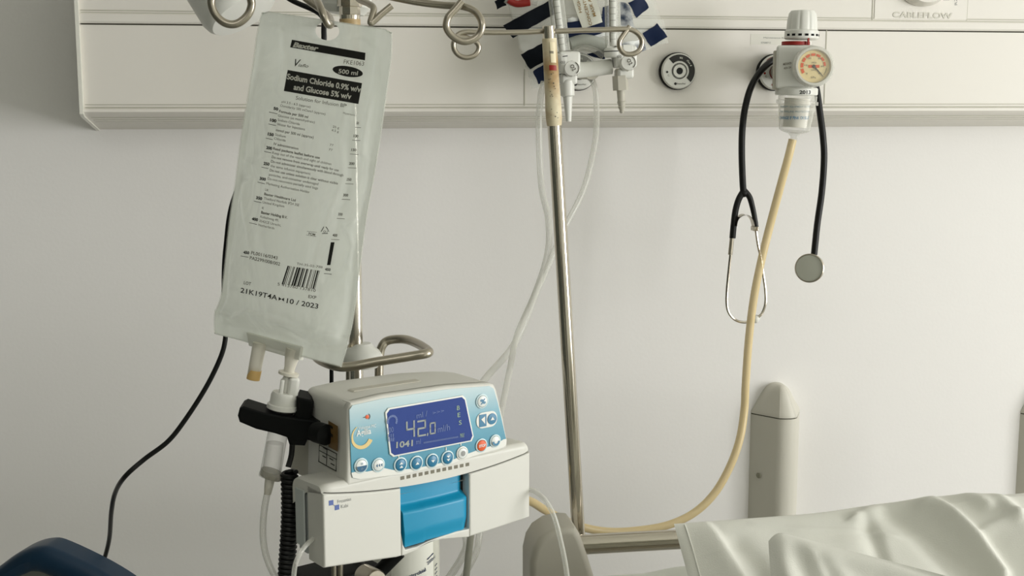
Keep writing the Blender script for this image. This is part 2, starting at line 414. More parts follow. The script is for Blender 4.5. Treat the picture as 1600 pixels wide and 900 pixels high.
# ------------------------------------------------------------------ wall guards
def guard(px, label):
    b0 = at(px, 645, 0); x = b0.x; zt_ = b0.z; k = .001
    t = thing('wall_guard', label, 'wall guard', (x+.043, 0, .25), group='upright cream wall guards behind the bed')
    prf = [(0, 0), (30, -38), (36, -43.5), (43, -46), (52, -46.5), (60, -44), (66, -39), (86, 0)]
    A = Matrix(((k, 0, 0, x), (0, k, 0, 0), (0, 0, k, 0), (0, 0, 0, 1)))
    mb = MB(); mb.prism(prf, 250, zt_*1000-2, A, 0); obj('guard_body', mb, M['guard'], t, sharp=20 if False else 50)
    mb = MB(); mb.prism([(43+(a-43)*.985, b*.985) for a, b in prf], zt_*1000-2.2, zt_*1000+.4, A)
    obj('cap_gap', mb, M['groove'], t)
    # domed cap: rings shrinking towards a rounded peak near the wall
    cx, cy = 42, -22; rings = [(1.0, 0), (1.0, 2), (.985, 4.5), (.92, 9), (.80, 18), (.68, 27), (.55, 36), (.42, 43), (.30, 47.5), (.18, 50.2), (.07, 51.2), (.01, 51.4)]
    P = crom([(a, b, 0) for a, b in prf], 4)
    mb = MB(); n = len(P)
    v = []
    for s_, h in rings:
        for q in P: v.append(A @ Vector((cx+(q.x-cx)*s_, cy+(q.y-cy)*s_ if q.y < -.1 or s_ > .9 else q.y*1.0, zt_*1000+h)))
    f = [[i*n+j, i*n+(j+1) % n, (i+1)*n+(j+1) % n, (i+1)*n+j] for i in range(len(rings)-1) for j in range(n)]
    f.append([(len(rings)-1)*n+j for j in range(n)]); f.append(list(range(n))[::-1])
    mb.add(v, f); obj('end_cap', mb, M['guard'], t, sharp=60)
    mb = MB(); mb.lathe([(.0048, 0), (.0040, .001), (0, .0012)], axis_m(at(1185, 743, -.016), (-.8, -.6, 0)), 16)
    if px < 1400: obj('screw_cover', mb, mat('screw_cover_plastic', (150, 148, 128), .5), t)
guard(1173, 'cream upright wall guard with domed cap standing behind the pillow')
guard(1594, 'upright wall guard cut off by the right edge of the photo')

# ================================================================== BED
bx0 = at(872, 868, -.45).x
bed = thing('hospital_bed', 'hospital bed with steel head rail and grey corner bumper under the pillows', 'bed', (bx0+.45, -1.4, 0))
a = at(900, 851.5, -.45); zr = a.z
obj('head_rail', MB().tube([(a.x, -.45, zr), (a.x+.86, -.45, zr)], .0130, 24, n=1), mat('rail_steel', (188, 182, 168), .16, metal=1), bed, label='brushed steel head rail')
def bumper(x, flip=1):
    pix = [(829, 905), (829, 880), (834, 858), (844, 842), (862, 830), (886, 825), (899, 826), (907, 836), (916, 860), (925, 888), (930, 905), (935, 960), (829, 960)]
    F = Face(at(872, 868, -.47), (1, 0, 0), (0, 0, 1)); pl = F.pts(pix)
    if flip < 0: pl = [(-p[0], p[1]) for p in pl][::-1]
    F.O.x = x
    mb = MB(); mb.prism(pl, -70, 0, F.M() @ Matrix.Scale(.001, 4), 9, 4)
    obj('corner_bumper', mb, M['grey'], bed)
bumper(at(872, 868, -.47).x); bumper(at(872, 868, -.47).x+.92, -1)
mb = MB(); mb.box((.82, 1.5, .06), Matrix.Translation((bx0+.46, -1.25, .80)), .008); obj('bed_frame', mb, M['grey'], bed)
for sx in (.06, .86):
    for y in (-.56, -1.9):
        mb = MB(); mb.tube([(bx0+sx, y, .78), (bx0+sx, y, .09)], .022, 16, n=1); mb.lathe([(.02, -.012), (.05, -.012), (.05, .012), (.02, .012)], axis_m((bx0+sx, y, .05), (1, 0, 0)), 24)
        obj('leg', mb, M['steel'], bed)
# mattress
mt = thing('mattress', 'mattress in a pale fitted sheet on the hospital bed', 'mattress', (bx0+.46, -1.3, .83))
mx0 = at(893, 900, -.62).x
mb = MB(); mb.box((.86, 1.45, .125), Matrix.Translation((mx0+.43, -1.32, .8925)), .03, 4); obj('mattress_core', mb, M['sheet'], mt)
def shf(u, v):
    P = Vector((mx0-.004+.868*u, -.592-.5*v, .957)); P.z += .006*noise.noise(P*14)-.02*max(0, 1-u*14)**2-.012*max(0, 1-v*14)**2; return P
obj('fitted_sheet', MB().grid(shf, 60, 40), M['sheet'], mt)

# pillows: propped cloth shapes with folds laid along lines of the cloth
def ridge(poly, A, wl, wr):
    def h(x, y):
        best = 1e9; sd = 1; tt = 0; n = len(poly)-1
        for i in range(n):
            ax, ay = poly[i]; bx, by = poly[i+1]; dx, dy = bx-ax, by-ay; L2 = dx*dx+dy*dy
            t = max(0, min(1, ((x-ax)*dx+(y-ay)*dy)/L2)); qx, qy = x-ax-dx*t, y-ay-dy*t; d = math.hypot(qx, qy)
            if d < best: best = d; sd = dx*qy-dy*qx; tt = (i+t)/n
        s_ = wl if sd > 0 else wr
        return A*math.exp(-(best/s_)**2)*(1 if 0 < tt < 1 else .9)
    return h
def pillow(name, label, F, xr, yr, T, ridges, seed, hem, nu=150, nv=100, topf=None, base=None, shear=0):
    t = thing(name, label, 'pillow', F.p((xr[0]+xr[1])/2, yr[0], -T*.5), group='pale cotton pillows on the bed')
    rs = [ridge(F.pts(p), A, wl, wr) for p, A, wl, wr in ridges]
    def surf(u, v, side):
        x = xr[0]+(xr[1]-xr[0])*u; y = yr[1]+(yr[0]-yr[1])*v
        if topf: y += topf(x)*(1-v)**2
        x -= shear*y
        e = max(0.0, min(1.0, min(u, 1-u)*9))**.55*max(0.0, min(1.0, min(v*(yr[1]-yr[0]), (1-v)*(yr[1]-yr[0]))/46))**.55
        if side < 0:
            P = F.p(x, y, -T*.35-T*.65*e); P.z = max(P.z, min(.966, F.p(x, y, -T*.35).z)); return P
        z = T*e*.35-T*.35
        z += sum(r(x, y) for r in rs)*min(1, e*1.2)+(base(x, y)*min(1, e*1.5) if base else 0)
        z += 2.5*noise.noise(Vector((x*.012, y*.018, seed)))*e+1.0*noise.noise(Vector((x*.035, y*.03, seed+5)))*e
        return F.p(x, y, z)
    mb = MB(); mb.grid(lambda u, v: surf(u, v, 1), nu, nv)
    mb.grid(lambda u, v: surf(1-u, v, -1), 60, 40)
    def side(a, b): pass
    # stitch the rim so the pillow is closed
    def rim(fn, n=80):
        mb.grid(lambda u, v: fn(u)[0]*(1-v)+fn(u)[1]*v, n, 2)
    rim(lambda s_: (surf(s_, 0, 1), surf(s_, 0, -1))); rim(lambda s_: (surf(s_, 1, 1), surf(s_, 1, -1)))
    rim(lambda s_: (surf(0, s_, 1), surf(0, s_, -1))); rim(lambda s_: (surf(1, s_, 1), surf(1, s_, -1)))
    obj('pillowcase', mb, M['cotton'], t, sharp=80)
    if hem:
        h = MB(); h.tube([surf(hem, k/40, 1)+F.Z*.0004 for k in range(1, 40)], .0009, 6, n=1); obj('hem', h, M['cotton'], t)
    return t
PF = Face(at(1057, 812, -.75), (1, 0, .02), (0, .80, .60))
pillow('pillow', 'large pale green-white pillow propped at the bed head, a long diagonal fold across it', PF, (0, 480), (-150, 3), 34, [
    ([(1100, 800), (1118, 832), (1140, 870), (1165, 915)], 9, 5, 26),
    ([(1352, 800), (1366, 838), (1392, 915)], -6, 7, 12),
    ([(1340, 800), (1375, 783), (1420, 780), (1452, 790), (1480, 815), (1520, 855), (1562, 905)], 13, 6, 11),
    ([(1395, 800), (1430, 830), (1470, 872), (1500, 905)], -7, 20, 12),
    ([(1440, 790), (1470, 776), (1500, 783), (1530, 810)], 7, 8, 8),
    ([(1500, 776), (1540, 790), (1575, 830)], 7, 8, 8),
    ([(1530, 840), (1570, 828), (1600, 822)], 3, 4, 9),
    ([(1180, 812), (1250, 822), (1340, 826), (1400, 838)], 1.5, 3, 5),
    ([(1150, 850), (1175, 880), (1190, 905)], -5, 12, 12),
], 2.0, .022, topf=lambda x: 5*math.exp(-((x-225)/45)**2)+5*math.exp(-((x-290)/40)**2),
    base=lambda x, y: .34*min(90, max(0, (x-(232-y*.72))))) 
PF2 = Face(at(1203, 824, -.83), at(1440, 886, -.90)-at(1203, 824, -.83), (0, .74, .66))
pillow('pillow', 'smaller pale pillow lying in front, its pointed corner resting on the larger pillow', PF2, (-2, 380), (-150, 2), 24, [
    ([(1208, 828), (1250, 842), (1290, 856), (1380, 876), (1450, 900)], 9, 7, 15),
    ([(1210, 832), (1219, 865), (1230, 910)], 9, 14, 6),
    ([(1240, 850), (1262, 905)], -3, 10, 10), ([(1300, 874), (1330, 910)], 3, 8, 10), ([(1270, 862), (1290, 905)], 2.5, 5, 8),
], 7.0, 0, nu=120, nv=80, base=lambda x, y: -.10*max(0, x-20), shear=.30, topf=lambda x: -13*max(0, 1-(x+2)/16)**2)

# ================================================================== HOOK POLE AT THE BED HEAD
pa, pb = at(857, 40, -.42), at(904, 838, -.40)
ax = (pb-pa).normalized()
pole = thing('hook_pole', 'slim chrome drip pole leaning at the bed head, beige tape round its top', 'drip pole', pb+ax*.1)
def along(py):                                        # point of the pole at picture height py
    lo, hi = 0.0, 1.0
    for _ in range(40):
        mid = (lo+hi)/2; P = pa+(pb-pa)*mid-CAM; y = 450-FPX*P.dot(CU)/P.dot(CF)
        if y < py: lo = mid
        else: hi = mid
    return pa+(pb-pa)*lo
k = pxmm(870, 400, -.41)
obj('pole_tube', MB().tube([along(60), pb+ax*.1], 10.8*k, 28, n=1), M['chrome'], pole)
Ap = axis_m(along(62), (along(34)-along(62)))
L = (along(35)-along(62)).length
obj('top_collar', MB().lathe([(0, 0), (9.5*k, 0), (9.5*k, L*.95), (8.5*k, L), (0, L)], Ap, 32), M['chrome'], pole)
pt = [along(y) for y in (60, 80, 120, 146, 158, 172, 186, 196)]
rr = [10.8, 10.9, 11.2, 11.5, 11.8, 12.3, 12.2, 11.0]
mb = MB(); Lt = (pt[0]-pt[-1]).length
mb.lathe([((rr[i])*k*1.02, (pt[-1]-pt[i]).length) for i in range(7, -1, -1)], axis_m(pt[-1], pt[0]-pt[-1]), 32)
tp = obj('tape_wrap', mb, M['tape'], pole, label='stained beige tape wrapping')
def polesurf(py, dx, extra=.6):                       # a point on the tape's visible side, dx pixels right of the axis
    P = along(py); r = 11.4*k
    s_ = max(-.95, min(.95, dx*k/r)); return P+CR*(r*s_)-Vector((CR.y*-1, CR.x, 0))*0+(-CF)*(r*math.sqrt(1-s_*s_)+extra*k)
mb = MB()
def patch(y0, y1, x0, x1, mi): mb.grid(lambda u, v: polesurf(y0+(y1-y0)*v, x0+(x1-x0)*u, 1.4), 8, 3, mi)
patch(104, 112, -3, 8, 0); patch(82, 86, -1, 5, 1); patch(68, 100, 0, 8, 2); patch(131, 133, 1, 3, 1)
for i in range(16): 
    y = random.uniform(112, 190); x = random.uniform(-7, 7); patch(y, y+random.uniform(.8, 1.8), x, x+random.uniform(.8, 2), 1)
obj('printed_sticker', mb, [M['red'], M['ink2'], mat('cream_tape', (238, 226, 190), .5)], pole, label='small red-printed sticker and dark specks on the tape')
kk = 4.1*k
mb = MB(); Y1 = -.41
mb.tube(ats([(848, 49), (815, 50.5), (775, 51), (745, 50.5), (728, 50), (716, 54), (709, 66), (710, 78), (718, 87), (730, 90), (742, 86), (748, 76), (746, 68), (738, 62), (725, 58), (714, 57)], Y1), kk, 12)
obj('hook_arm', mb, M['steel'], pole)
mb = MB()
mb.tube(ats([(868, 49), (905, 47.5), (945, 46.5), (970, 45.5), (985, 46), (997, 53), (1003, 64), (1000, 77), (990, 84), (977, 84), (969, 76), (968, 65), (974, 55), (984, 41)], Y1), kk, 12)
obj('hook_arm', mb, M['steel'], pole)

# ================================================================== MASK PACKET behind the flowmeters
YP = -.185
pk = thing('mask_packet', 'clear packet with navy printed bands and a rolled oxygen mask hung behind the flowmeters', 'packet', at(915, 60, YP))
def pkf(px, py, off=0):
    P = at(px, py, YP); P.y -= .006*noise.noise(Vector((px*.03, py*.03, 1.7)))+.010*max(0, 1-((px-920)/130)**2)*.9+off*.001
    return P
def quad(c, mi=0, off=1.0, n=14, mb=None, rag=0):
    def fn(u, v):
        x = (c[0][0]*(1-u)+c[1][0]*u)*(1-v)+(c[3][0]*(1-u)+c[2][0]*u)*v
        y = (c[0][1]*(1-u)+c[1][1]*u)*(1-v)+(c[3][1]*(1-u)+c[2][1]*u)*v
        e = 1 if (u in (0, 1) or v in (0, 1)) else 0
        q = noise.noise_vector(Vector((x*.09, y*.09, 3)))*rag
        return pkf(x+q.x, y+q.y, off)
    mb.grid(fn, n, n, mi)
mb = MB(); quad([(775, -60), (990, -90), (1046, 66), (834, 138)], 0, 0, 30, mb, 5); quad([(834, 138), (1046, 66), (990, -90), (775, -60)], 0, -14, 30, mb, 5)
obj('packet_film', mb, M['film'], pk)
mb = MB()
for c in ([(786, 40), (866, -4), (868, 20), (801, 60)], [(813, 86), (846, 67), (852, 95), (827, 109)], [(772, 2), (788, -4), (791, 8), (776, 15)]):
    quad(c, 1, 2.0, 10, mb, 1.5)
for c in ([(884, 36), (948, 26), (948, 50), (884, 66)], [(979, 5), (1002, -6), (1012, 12), (992, 29)], [(1002, 53), (1024, 37), (1042, 57), (1016, 73)], [(914, 84), (943, 77), (943, 93), (926, 90)], [(832, 112), (850, 100), (852, 126), (840, 132)], [(938, 12), (950, 8), (950, 50), (938, 52)]):
    quad(c, 0, 2.0, 10, mb, 2)
for c in ([(886, 30), (946, 22), (948, 56), (886, 62)], [(966, 4), (980, 8), (988, 45), (966, 52)], [(968, 68), (1006, 62), (1010, 78), (970, 92)]):
    quad(c, 2, 1.3, 16, mb, 3)
obj('printed_band', mb, [M['navy'], M['navyd'], M['crumple']], pk, label='navy and white printed bands')
mb = MB(); quad([(889, -6), (926, -12), (938, 35.5), (908, 45.5)], 0, 4, 8, mb)
lb = obj('paper_label', mb, mat('label_paper', (222, 222, 208), .5), pk, label='white label with gold lettering')
mb = MB()
for t_, p0, p1, h in (('HIGH', (907, 20), (902, -1), 4.4), ('CONCENTRATION', (922, 40), (905, -28), 4.6), ('MASK ADULT', (928, 26), (914, -22), 4.6)):
    text(mb, t_, lambda x, y: pkf(x, -y, 4.8), (p0[0], -p0[1]), (p1[0], -p1[1]), h, .01)
obj('lettering', mb, mat('gold_lettering', (150, 118, 60), .5), lb)
mb = MB()
mb.tube([pkf(790+i*6, -2+4*math.sin(i), 6) for i in range(9)], .007, 12); obj('mask_hose', mb, M['clear2'], pk); mb = MB()
mb.tube([pkf(x, y, 4) for x, y in ((890, 84), (905, 74), (925, 78), (940, 88))], .005, 12); obj('mask_strap', mb, M['clear2'], pk); mb = MB()
mb.tube([pkf(x, y, 3) for x, y in ((888, 70), (912, 64), (944, 72))], .009, 12)
obj('rolled_mask', mb, mat('mask_vinyl', (196, 200, 190), .3, clear=.2), pk)
mb = MB(); mb.tube([pkf(x, y, 9) for x, y in ((792, 0), (806, 6), (826, 4))], .0055, 12); obj('valve_ring', mb, M['red'], pk, label='red valve ring')

# ================================================================== OXYGEN FLOWMETERS
YO = -.235
fm = thing('twin_flowmeter', 'twin oxygen flowmeter with two upright ribbed sight tubes and round dial knobs', 'flowmeter', at(930, 108, YO))
ko = pxmm(920, 100, YO)
mb = MB(); mb.tube(ats([(900, 110), (925, 108), (955, 104)], YO+.012), 12*ko, 24, n=4)
obj('manifold_bar', mb, M['white'], fm)
mb = MB(); a = at(925, 112, YO+.01); mb.tube([a, Vector((a.x, YT, a.z+.002))], .011, 20, n=1); obj('probe', mb, M['grey'], fm)
def meter(tx, bx, nozzle):
    (t0, t1), (cx, cy) = tx, bx
    A0, A1 = at(t1[0], t1[1], YO), at(t0[0], t0[1]-60*0, YO)
    dr = (A1-A0).normalized()
    mb = MB(); mb.lathe([(12.3*ko, 0), (12.3*ko, .16), (8*ko, .175), (0, .175)], axis_m(A0, dr), 24)
    tb = obj('sight_tube', mb, M['clear'], fm)
    obj('inner_tube', MB().lathe([(5.5*ko, 0), (6.5*ko, .16)], axis_m(A0, dr), 16), M['white'], tb)
    mb = MB()
    for i in range(13):
        P = A0+dr*(.009+.0085*i)-Vector((0, 1, 0))*12.6*ko
        mb.box((.0085, .0004, .0013), axis_m(P-CR*.003, dr, CR) @ Matrix.Rotation(PI/2, 4, 'X'))
        mb.box((.0010, .0004, .0085), axis_m(P-CR*.0064, dr, CR))
    obj('scale_marks', mb, M['ink2'], tb)
    mb = MB(); c = at(cx-6, cy-10, YO+.004)
    mb.box((34*ko, .034, 34*ko), Matrix.Translation(c), .004, 3)
    mb.lathe([(13.5*ko, 0), (15*ko, .002), (15*ko, 13*ko), (13*ko, 15*ko), (0, 15*ko)], axis_m(at(t1[0]+1, t1[1]+18, YO), dr), 32)
    mb.box((26*ko, .028, 16*ko), Matrix.Translation(at(cx-6, cy+16, YO+.006)), .004, 3)
    obj('valve_body', mb, M['white'], fm)
    mb = MB(); q = at(t1[0]+1, t1[1]+9, YO)
    mb.lathe([(15.3*ko, 0), (15.3*ko, .0012)], axis_m(q, dr), 32)
    text(mb, 'O2', lambda x, y: at(x, -y, YO-.0135), (cx-17, -(cy-9)), (cx-10, -(cy-9)), 3.6)
    obj('collar_print', mb, M['ink'], fm)
    kn = MB(); K = at(cx, cy, YO-.030)
    kn.lathe([(9*ko, -.022), (9*ko, -.004), (11.8*ko, -.003), (12*ko, .006), (11*ko, .009), (0, .010)], axis_m(K, (-.12, -1, .1)), 48, flute=lambda a, i: 1+.035*math.cos(a*12) if i in (2, 3) else 1)
    ko_ = obj('flow_knob', kn, M['white'], fm)
    Fk = Face(K+Vector((-.12, -1, .1)).normalized()*.0104, (1, -.12, 0), (0, .1, 1)); kp = MB()
    text(kp, 'O2', lambda x, y: Fk.p(x, y, .1), (-3.2, 3.4), (1.2, -4.2), 5.2, .02)
    kp.grid(lambda u, v: Fk.p(*(lambda a: ((8.4+1.2*v)*math.cos(a), (8.4+1.2*v)*math.sin(a)))(math.radians(60-110*u)), -.4), 16, 2)
    obj('knob_print', kp, M['ink2'], ko_)
    mb = MB(); 
    if nozzle == 'taper':
        A = axis_m(at(cx-7, cy+16, YO), at(cx-5, cy+70, YO)-at(cx-7, cy+16, YO))
        mb.lathe([(9*ko, 0), (11*ko, .002), (11*ko, .022), (7.5*ko, .024), (4.5*ko, .055), (4.2*ko, .058), (0, .058)], A, 24)
    else:
        A = axis_m(at(cx-13, cy+8, YO), at(cx-10, cy+62, YO)-at(cx-13, cy+8, YO))
        mb.lathe([(6*ko, 0), (6*ko, .010), (12.5*ko, .010), (12.5*ko, .030)], A, 6)
        mb.lathe([(6.5*ko, .030), (6*ko, .045), (7*ko, .046), (5*ko, .052), (6*ko, .053), (3.5*ko, .058), (4*ko, .059), (2.5*ko, .062), (0, .062)], A, 20)
    obj('outlet_nozzle', mb, M['white'] if nozzle == 'taper' else M['grey'], fm)
meter(((869, 0), (879, 80)), (893, 108), 'taper')
meter(((957, 0), (958, 72)), (981, 99), 'barb')
mb = MB(); mb.box((16*ko, .003, 18*ko), Matrix.Translation(at(981, 79, YO-.012)), .001); obj('tag_plate', mb, M['white'], fm)

# oxygen tubing: two soft clear lines running down behind the pump
def line(name, pts, r, mt, label, cat, Y=None, group=None, seg=12):
    P = ats(pts, Y); mb = MB().tube(P, r, seg)
    return obj(name, mb, mt, label=label, cat=cat, group=group, origin=P[-1])
line('oxygen_tube', [(850, 128, -.215), (845, 150, -.21), (842, 200, -.21), (846, 290, -.22), (857, 345, -.24), (855, 400, -.26), (832, 470, -.30), (802, 540, -.33), (752, 600, -.38), (705, 680, -.45), (700, 770, -.5), (728, 840, -.52), (722, 870, -.52), (700, 905, -.52)],
     .0046, M['clear2'], 'clear oxygen tube passing left of the tall chrome drip pole', 'tube', group='clear oxygen tubes hanging from the flowmeters')
line('oxygen_tube', [(921, 118, -.20), (929, 135, -.20), (932, 165, -.20), (930, 220, -.21), (912, 295, -.23), (880, 360, -.25), (852, 425, -.275), (822, 490, -.31), (806, 530, -.34), (796, 580, -.38), (784, 640, -.42), (765, 740, -.46), (750, 830, -.50), (744, 862, -.51), (722, 905, -.52)],
     .0042, M['clear2'], 'clear oxygen tube crossing behind the tall chrome drip pole from right to left', 'tube', group='clear oxygen tubes hanging from the flowmeters')
line('drain_tube', [(738, 820, -.55), (734, 850, -.55), (728, 905, -.55)], .0042, mat('grey_tubing', (176, 176, 160), .3, clear=.1), 'short grey tube hanging straight down under the right half of the pump', 'tube')

# ================================================================== VACUUM REGULATOR
YV = -.235
vr = thing('vacuum_regulator', 'cream vacuum regulator with round pressure gauge, ribbed top knob and clear filter cup', 'regulator', at(1243, 205, YV))
kv = pxmm(1243, 110, YV)
def vm(px, py, Z=(0, 0, 1), Y=YV): return axis_m(at(px, py, Y), Z)
up = Vector((.015, 0, 1))
mb = MB(); c = vm(1243, 140, up)
yb = Matrix.Rotation(math.radians(-20), 4, 'Z')
B = Matrix.Translation(at(1242, 105, YV)) @ yb
mb.box((58*kv, .046, 66*kv), B, .004, 3)
obj('regulator_body', mb, M['white'], vr)
mb = MB(); mb.box((.010, .040, 60*kv), Matrix.Translation(at(1213, 110, YV+.012)) @ yb, .002); obj('side_plate', mb, M['grey'], vr)
mb = MB(); mb.tube([at(1225, 110, YV+.02), Vector((at(1213, 113, YT).x, YT+.001, at(1213, 113, YT).z))], .012, 20, n=1); obj('probe', mb, M['steel'], vr)
mb = MB(); A = vm(1252, 62, up)
fl = lambda a, i: 1-.05*max(0, math.cos(a*9))**3 if i in (4, 5, 6) else 1
mb.lathe([(0, 0), (24*kv, 0), (26.5*kv, 2*kv), (26*kv, 13*kv), (24*kv, 15*kv), (23*kv, 30*kv), (21*kv, 40*kv), (17.5*kv, 44*kv), (0, 46*kv)], A, 72, flute=fl)
obj('adjusting_knob', mb, M['white'], vr)
mb = MB()
for i in range(8):
    a = math.radians(200+i*22); P = A @ Vector((26.6*kv*math.cos(a), 26.6*kv*math.sin(a), 6.5*kv))
    mb.box((5.2*kv, .0006, 3.2*kv), Matrix.Translation(P) @ Matrix.Rotation(a+PI/2, 4, 'Z'))
obj('knob_marks', mb, M['black'], vr)
mb = MB(); mb.lathe([(0, 0), (21*kv, 0), (21*kv, 8*kv), (0, 8*kv)], vm(1246, 73, up), 40); obj('neck', mb, M['white'], vr)
mb = MB(); mb.lathe([(22*kv, 0), (22.5*kv, 0), (22.5*kv, 5.5*kv), (22*kv, 5.5*kv)], vm(1244, 71, up), 40)
P = at(1263, 61, YV-.022); mb.box((.0026, .003, 17*kv), Matrix.Translation(P), .0004)
obj('lock_ring', mb, M['red'], vr, label='red lock ring with upright tab')
# gauge
G = at(1271, 104, YV-.050); gz = Vector((-.10, -1, .08)); A = axis_m(G, gz, (1, -.1, 0))
mb = MB(); mb.lathe([(14*kv, -.030), (14*kv, -.012), (28*kv, -.011), (31*kv, -.006), (31*kv, .002), (28.5*kv, .006), (25.5*kv, .006), (24.5*kv, .001), (0, .001)], A, 64)
g = obj('gauge', mb, mat('gauge_bezel', (222, 221, 210), .2), vr)
mb = MB(); mb.lathe([(24.3*kv, 0), (0, .0003)], axis_m(G+gz.normalized()*.0015, gz), 48); obj('dial', mb, M['cream'], g)
GF = Face(G+gz.normalized()*.0022, (1, -.1, 0), (0, .08, 1)); mb = MB(); q = kv*1000
def garc(a0, a1, r0, r1, mi, z=0): mb.grid(lambda u, v: GF.p(*(lambda a, r: (r*math.cos(a), r*math.sin(a)))(math.radians(a0+(a1-a0)*u), (r0+(r1-r0)*v)*q), z), 12, 2, mi)
for i in range(8): garc(212-i*27, 191-i*27, 16.5-i*.15, 20.8-i*.3, 0)
garc(-8, -40, 19.5, 20.1, 1); 
for i in range(28): garc(225-i*10, 224-i*10, 15.2, 16.3, 1)
mb.add([GF.p(-8.5*q, -2.2*q, .1), GF.p(8.5*q, -2.2*q, .1), GF.p(8.5*q, 2.2*q, .1), GF.p(-8.5*q, 2.2*q, .1)], [[0, 1, 2, 3]], 0)
for s_, x, y, h in (('MED', -3.5, 4.4, 2.4), ('VAC', -4.5, -6.5, 2.2), ('kPa', -4, -18, 3), ('20', -9, 11, 2.6), ('40', 6, 10.5, 2.6), ('60', 11, -1, 2.6), ('80', 7, -11.5, 2.4), ('0', -12, -12, 2.6), ('10', -15, .5, 2.6)):
    text(mb, s_, lambda a, b: GF.p(a, b, .1), (x*q, y*q), ((x+len(s_)*2.4)*q, y*q), h*q, 0, mi=1)
obj('dial_print', mb, [M['orange'], M['inkpale']], g)
mb = MB(); mb.add([GF.p(-.9*q, -.9*q, .8), GF.p(.9*q, .9*q, .8), GF.p(14.6*q, -15*q, .8), GF.p(14*q, -15.6*q, .8)], [[0, 3, 2, 1]]); mb.lathe([(2.8*kv, 0), (2.2*kv, .0012), (0, .0014)], axis_m(GF.p(0, 0, .3), gz), 20)
obj('needle', mb, M['ink2'], g)
mb = MB(); mb.lathe([(31*kv, .0015), (30*kv, .0072), (22*kv, .0090), (0, .0095)], A, 48); obj('gauge_lens', mb, mat('lens_clear', (240, 240, 235), .05, clear=.88, spec=1), g)
# printed codes on the body
BF = Face(B @ Vector((0, -.0236, 0)), B.to_3x3() @ Vector((1, 0, 0)), (0, 0, 1)); mb = MB()
for s_, p0, p1 in (('MEDISAFER', (1224, 102), (1237, 100)), ('4024-124', (1225, 108.5), (1236, 106.5))): text(mb, s_, lambda x, y: BF.p(x, y, .2), BF.loc(*p0), BF.loc(*p1), 3, .01)
obj('body_print', mb, M['inkpale'], vr)
# collar + cup
A = vm(1244, 149, up); mb = MB(); mb.lathe([(0, 0), (31.5*kv, 0), (33*kv, 1.5*kv), (33*kv, 10*kv), (31*kv, 12*kv), (0, 12*kv)], A, 48); obj('lower_collar', mb, M['white'], vr)
mb = MB()
def wrap(cpx, cpy, r):
    C0 = at(cpx, cpy, YV); a0 = math.atan2(CAM.y-C0.y, CAM.x-C0.x)
    return lambda x, y: Vector((C0.x+r*math.cos(a0+x*.001/r), C0.y+r*math.sin(a0+x*.001/r), C0.z+y*.001))
f_ = wrap(1244, 144, 33.3*kv); text(mb, '2013', f_, (5*q, -2.8*q), (24*q, -2.8*q), 5.2*q, .03)
obj('year_print', mb, M['ink'], vr)
mb = MB(); A = vm(1241, 206, (.07, 0, 1)); mb.lathe([(20*kv, 0), (24*kv, 3*kv), (29*kv, 42*kv), (32.5*kv, 43*kv), (32.5*kv, 48*kv), (30*kv, 49*kv), (30*kv, 57*kv)], A, 48)
mb.lathe([(4*kv, -18*kv), (5.5*kv, -8*kv), (9*kv, -3*kv), (20*kv, 0)], A, 32)
cup = obj('filter_cup', mb, M['clear'], vr, label='clear tapered filter cup')
mb = MB(); mb.lathe([(0, 7*kv), (18.5*kv, 7*kv), (20*kv, 52*kv), (0, 52*kv)], A, 32); obj('filter_cartridge', mb, mat('filter_cartridge_white', (226, 222, 210), .6), vr)
mb = MB()
for s_, y, h in (('THERAPY EQUIPMENT CONN', 168, 2.8), ('FOR PIPELINE PROTECTION', 175.5, 2.8), ('CHANGE IF PINK OR BLUE', 186, 4.6)):
    f_ = wrap(1243-(y-160)*.08, y, (27.2-(y-168)*.08)*kv); text(mb, s_, f_, (-27*q, 0), (27*q, 0), h*q, .02, mi=0 if y < 180 else 1)
obj('cup_print', mb, [mat('grey_blue_print', (120, 142, 148), .5), M['bluetxt']], cup)
# yellow suction tube
line('suction_tube', [(1238.5, 218, YV), (1232, 245, YV), (1221, 285, -.23), (1205, 345, -.22), (1190, 405, -.22), (1178, 465, -.22), (1170, 530, -.22), (1165, 600, -.22), (1163, 640, -.22), (1156, 685, -.23), (1141, 728, -.24), (1117, 770, -.25), (1085, 801, -.26), (1045, 820, -.27), (1000, 828.5, -.28), (955, 831, -.29), (915, 825, -.30), (880, 812, -.31), (850, 796, -.33), (825, 782, -.35), (780, 775, -.38), (740, 800, -.4)],
     .0059, M['yellow'], 'long yellow suction tube curving down from the vacuum regulator across the wall', 'tube', seg=16)

# ================================================================== STETHOSCOPE
st = thing('stethoscope', 'black stethoscope hung over the vacuum regulator, earpieces left and round chestpiece right', 'stethoscope', at(1165, 500, -.20))
ks = pxmm(1200, 300, -.2)
tb = MB().tube(ats([(1162, 305, -.19), (1160.5, 285, -.19), (1159, 240, -.19), (1160, 200, -.19), (1165, 165, -.19), (1174, 135, -.19), (1188, 112, -.185), (1205, 96, -.175), (1225, 88, -.172), (1250, 92, -.172), (1268, 110, -.176), (1276, 140, -.185), (1281, 175, -.19), (1286, 215, -.195), (1287.5, 250, -.195), (1284, 300, -.195), (1277, 350, -.195), (1272, 398, -.195)]), 5.2*ks, 16)
obj('main_tube', tb, M['rubber'], st)
mb = MB(); mb.tube(ats([(1162, 298), (1154, 312), (1149, 330), (1146.5, 350), (1144.5, 372)], -.19), 5*ks, 14); mb.tube(ats([(1163, 298), (1171, 308), (1176, 325), (1180, 345), (1182, 358)], -.19), [5*ks, 3.6*ks], 14)
mb.ball(at(1162, 302, -.19), 6.4*ks); obj('tube_yoke', mb, M['rubber'], st)
